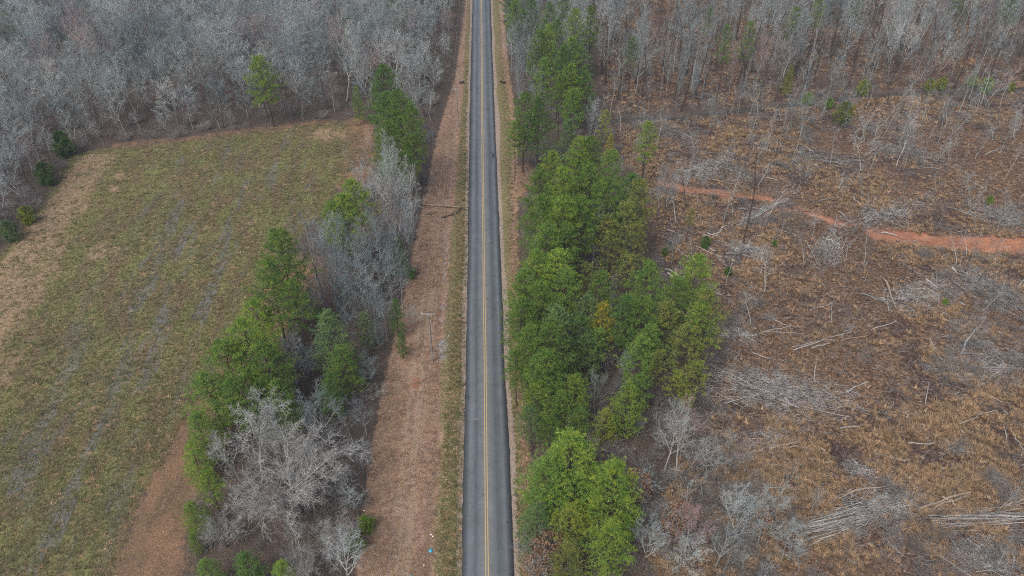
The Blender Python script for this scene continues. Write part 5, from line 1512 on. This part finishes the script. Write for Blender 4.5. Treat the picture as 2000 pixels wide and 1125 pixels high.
# ------------------------------------------------------------------ utility poles and wires
P1, P2 = G(845, 706), G(895, 248)
dx_, dy_ = P2[0] - P1[0], P2[1] - P1[1]
P0 = (P1[0] - dx_ * 1.0, P1[1] - dy_ * 1.0); P3 = (P2[0] + dx_ * .35, P2[1] + dy_ * 1.45)
PH = 12.1
aw = math.atan2(dy_, dx_) - math.pi / 2
def pole(x, y, label, rot):
    root = empty("utility_pole", (x, y, H1(x, y)), rot)
    tag(root, label, "utility pole", "utility poles along the strip")
    mb = MB(); mb.tube([(0, 0, -.5), (0.02, 0, PH * .5), (0, 0, PH - .25)], [.17, .145, .11], 12)
    obj("pole", mb.mesh("pole", M['polewood'], False), root)
    mb = MB(); mb.box((0, -.16, PH - .85), (2.5, .10, .13)); obj("crossarm", mb.mesh("crossarm", M['armwood']), root)
    for s in (-1, 1):
        mb = MB(); mb.tube([(s * .75, -.16, PH - .92), (0, -.15, PH - 1.6)], [.02, .02], 5); obj("brace", mb.mesh("brace", M['metal']), root)
    for ix, iz in ((-1.18, PH - .78), (1.18, PH - .78), (0, PH - .25)):
        mb = MB(); yy = -.16 if ix else 0
        mb.tube([(ix, yy, iz), (ix, yy, iz + .12), (ix, yy, iz + .13), (ix, yy, iz + .2), (ix, yy, iz + .26)], [.02, .02, .075, .085, .045], 10)
        obj("insulator", mb.mesh("insulator", M['porcelain']), root)
    mb = MB(); mb.tube([(.14, 0, PH - 2.4), (.30, 0, PH - 2.4)], [.05, .05], 8); obj("bracket", mb.mesh("bracket", M['metal']), root)
    mb = MB(); mb.tube([(.12, -.12, .1), (.12, -.12, 2.6)], [.03, .03], 6); obj("ground_wire_guard", mb.mesh("ground_wire_guard", M['metal']), root)
pole(*P1, "near wooden utility pole with pale crossarm, standing on the brown strip", aw - .06)
pole(*P2, "far wooden utility pole with crossarm, standing between the woods edge and the road", aw - .03)
pole(*P0, "utility pole standing below the camera", aw)
pole(*P3, "utility pole beyond the top of the picture", aw)
def wire(off, z, label):
    mb = MB(); pts = []
    ps = [P0, P1, P2, P3]
    c, s = math.cos(aw), math.sin(aw)
    for (a, b) in zip(ps[:-1], ps[1:]):
        for i in range(22):
            t = i / 22
            pts.append((a[0] + (b[0] - a[0]) * t + off * c, a[1] + (b[1] - a[1]) * t + off * s, z - 1.3 * 4 * t * (1 - t)))
    pts.append((ps[-1][0] + off * c, ps[-1][1] + off * s, z))
    mb.tube(pts, [.016] * len(pts), 4)
    tag(obj("power_line", mb.mesh("power_line", M['wire'])), label, "power line", "wires of the power line")
wire(-1.18, PH - .52, "overhead wire carried by the left end of the crossarms")
wire(0, PH + .01, "overhead wire carried by the pole tops")
wire(1.18, PH - .52, "overhead wire carried by the right end of the crossarms")
wire(.28, PH - 2.4, "lower neutral wire running on the side of the poles")

# ------------------------------------------------------------------ culvert ends
def culvert(px, py, side, label):
    x, y = G(px, py)
    z = H1(x, y)
    root = empty("culvert", (x, y, z - .22), -side * .35, (.75, .8, .75)); tag(root, label, "culvert", "ends of the pipe under the road")
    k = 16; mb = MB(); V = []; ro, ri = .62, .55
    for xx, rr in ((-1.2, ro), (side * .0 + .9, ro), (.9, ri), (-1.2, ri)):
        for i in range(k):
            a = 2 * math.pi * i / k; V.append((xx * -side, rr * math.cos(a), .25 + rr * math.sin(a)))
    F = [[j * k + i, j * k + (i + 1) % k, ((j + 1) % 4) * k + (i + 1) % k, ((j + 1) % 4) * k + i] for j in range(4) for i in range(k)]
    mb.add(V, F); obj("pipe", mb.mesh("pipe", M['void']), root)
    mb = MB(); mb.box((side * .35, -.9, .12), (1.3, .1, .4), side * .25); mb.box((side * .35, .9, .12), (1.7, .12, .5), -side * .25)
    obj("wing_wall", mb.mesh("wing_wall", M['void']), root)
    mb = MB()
    mb.add([[-.55, -1.1, .06], [.9, -1.0, .05], [1.0, .9, .05], [-.55, 1.0, .06]], [[0, 1, 2, 3]])  # flat dark sheets, shade of the culvert mouth put into their colour
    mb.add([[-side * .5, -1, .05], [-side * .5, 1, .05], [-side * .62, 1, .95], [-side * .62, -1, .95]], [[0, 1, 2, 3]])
    obj("pit_shade", mb.mesh("pit_shade", M['void']), root)
culvert(902, 162, -1, "dark culvert opening on the left verge beside the far pole")
culvert(981, 161, 1, "dark culvert opening on the right verge opposite the far pole")

# ------------------------------------------------------------------ stones in the ditch
def stones():
    r = random.Random(77)
    V0 = []; protos = []
    mb = MB()
    def stone(x, y, s):
        k = 7; z = H1(x, y); a0 = r.random() * 6
        V = [(x + math.cos(a0 + 6.283 * i / k) * s * r.uniform(.75, 1.1), y + math.sin(a0 + 6.283 * i / k) * s * r.uniform(.75, 1.1), z + .0) for i in range(k)]
        V += [(x + math.cos(a0 + 6.283 * i / k) * s * .7 * r.uniform(.75, 1.1), y + math.sin(a0 + 6.283 * i / k) * s * .7, z + s * r.uniform(.35, .6)) for i in range(k)]
        V += [(x, y, z + s * .62)]
        mb.add(V, [[i, (i + 1) % k, (i + 1) % k + k, i + k] for i in range(k)]); mb.add(V, [[i + k, (i + 1) % k + k, 2 * k] for i in range(k)])
    for (px, py, n, sx, sy, s) in ((862, 676, 90, .55, 1.3, .17), (864, 698, 22, .35, .5, .15), (863, 598, 22, .35, .4, .16), (862, 623, 16, .3, .35, .14), (869, 478, 30, .28, 2.2, .15), (870, 500, 34, .30, 2.6, .15),
                                   (868, 530, 34, .24, 3.2, .14), (872, 455, 20, .2, 3, .13), (868, 562, 14, .2, 2.5, .12), (885, 300, 14, .2, 6, .16), (880, 340, 14, .2, 6, .15)):
        gx, gy = G(px, py)
        for _ in range(n): stone(gx + r.gauss(0, sx), gy + r.gauss(0, sy), s * r.uniform(.5, 1.35))
    tag(obj("ditch_rubble", mb.mesh("ditch_rubble", M['stone'])), "pale grey broken stones lying in patches along the left ditch", kind='stuff')
stones()

# ------------------------------------------------------------------ litter
def crumple(name, px, py, s, mat, label, cat, group, seed, zz=1.0):
    r = random.Random(seed); x, y = G(px, py)
    k = 9; V = [(0, 0, s * .75 * zz)]
    for j, (rr, z) in enumerate(((.55, .62), (.95, .3), (1.0, .02))):
        for i in range(k):
            a = 6.283 * i / k + j * .3; q = s * rr * r.uniform(.65, 1.25)
            V.append((q * math.cos(a) * 1.25, q * math.sin(a), s * z * zz * r.uniform(.6, 1.3)))
    mb = MB(); mb.add(V, [[0, 1 + i, 1 + (i + 1) % k] for i in range(k)])
    for j in range(2): mb.add(V, [[1 + j * k + i, 1 + j * k + (i + 1) % k, 1 + (j + 1) * k + (i + 1) % k, 1 + (j + 1) * k + i] for i in range(k)])
    o = obj(name, mb.mesh(name, mat), None, (x, y, H1(x, y) + .02)); o.rotation_euler[2] = r.random() * 6
    tag(o, label, cat, group)
crumple("plastic_bag", 841, 1073, .30, M['blue'], "crumpled bright blue plastic bag on the strip near the bottom verge", "bag", None, 1)
crumple("plastic_bag", 803, 1123, .13, M['blue'], "small blue plastic scrap at the bottom picture edge", "bag", None, 2)
LI = [(841, 1042, .13, "white scrap, left of two just above the blue bag"), (845, 1045, .09, "white scrap, right of two just above the blue bag"), (851, 1079, .07, "tiny white scrap right of the blue bag"),
      (828, 1103, .09, "white scrap below the blue bag"), (853, 930, .06, "white speck on the strip beside the near verge"), (838, 938, .06, "white speck on the strip left of the one beside the near verge"),
      (872, 937, .06, "white speck on the near green verge"), (853, 797, .07, "white speck at the upper end of the near verge"), (886, 841, .05, "white speck on the green verge above the near scraps"),
      (894, 908, .06, "white speck at the gravel shoulder of the near road"), (711, 997, .13, "white scrap lying under the bare brush left of the strip"), (844, 338, .18, "white scrap on the far red-brown strip"),
      (888, 259, .14, "white scrap beside the far pole"), (888, 311, .12, "white scrap on the verge below the far pole"), (871, 393, .12, "white scrap just above the long fallen trunk"),
      (993, 217, .16, "white scrap on the far right verge"), (864, 638, .07, "white speck at the ditch beside the near pole"), (862, 715, .07, "white speck at the ditch under the stone patch"),
      (838, 628, .07, "white speck left of the pole in the strip"), (1031, 1056, .07, "white speck under the pines by the near right verge"), (880, 478, .05, "white speck beside the ditch stones"),
      (868, 418, .09, "white speck at the broken treetop")]
for i, (px, py, s, lb) in enumerate(LI):
    crumple("litter_scrap", px, py, s, M['white'], lb, "litter", "white litter along the road", 20 + i, .5)

# ------------------------------------------------------------------ air
def haze(d):
    mb = MB(); mb.box((0, 250, 49.5), (14400, 14900, 102.0))
    m = bpy.data.materials.new("air"); m.use_nodes = True
    nt = m.node_tree; nt.nodes.clear()
    out = nt.nodes.new("ShaderNodeOutputMaterial"); v = nt.nodes.new("ShaderNodeVolumePrincipled")
    v.inputs["Color"].default_value = (0.80, 0.88, 1.0, 1); v.inputs["Density"].default_value = d
    v.inputs["Anisotropy"].default_value = 0.2
    nt.links.new(v.outputs[0], out.inputs["Volume"])
    tag(obj("haze", mb.mesh("haze", m)), kind='stuff')
if HAZE > 0: haze(HAZE)
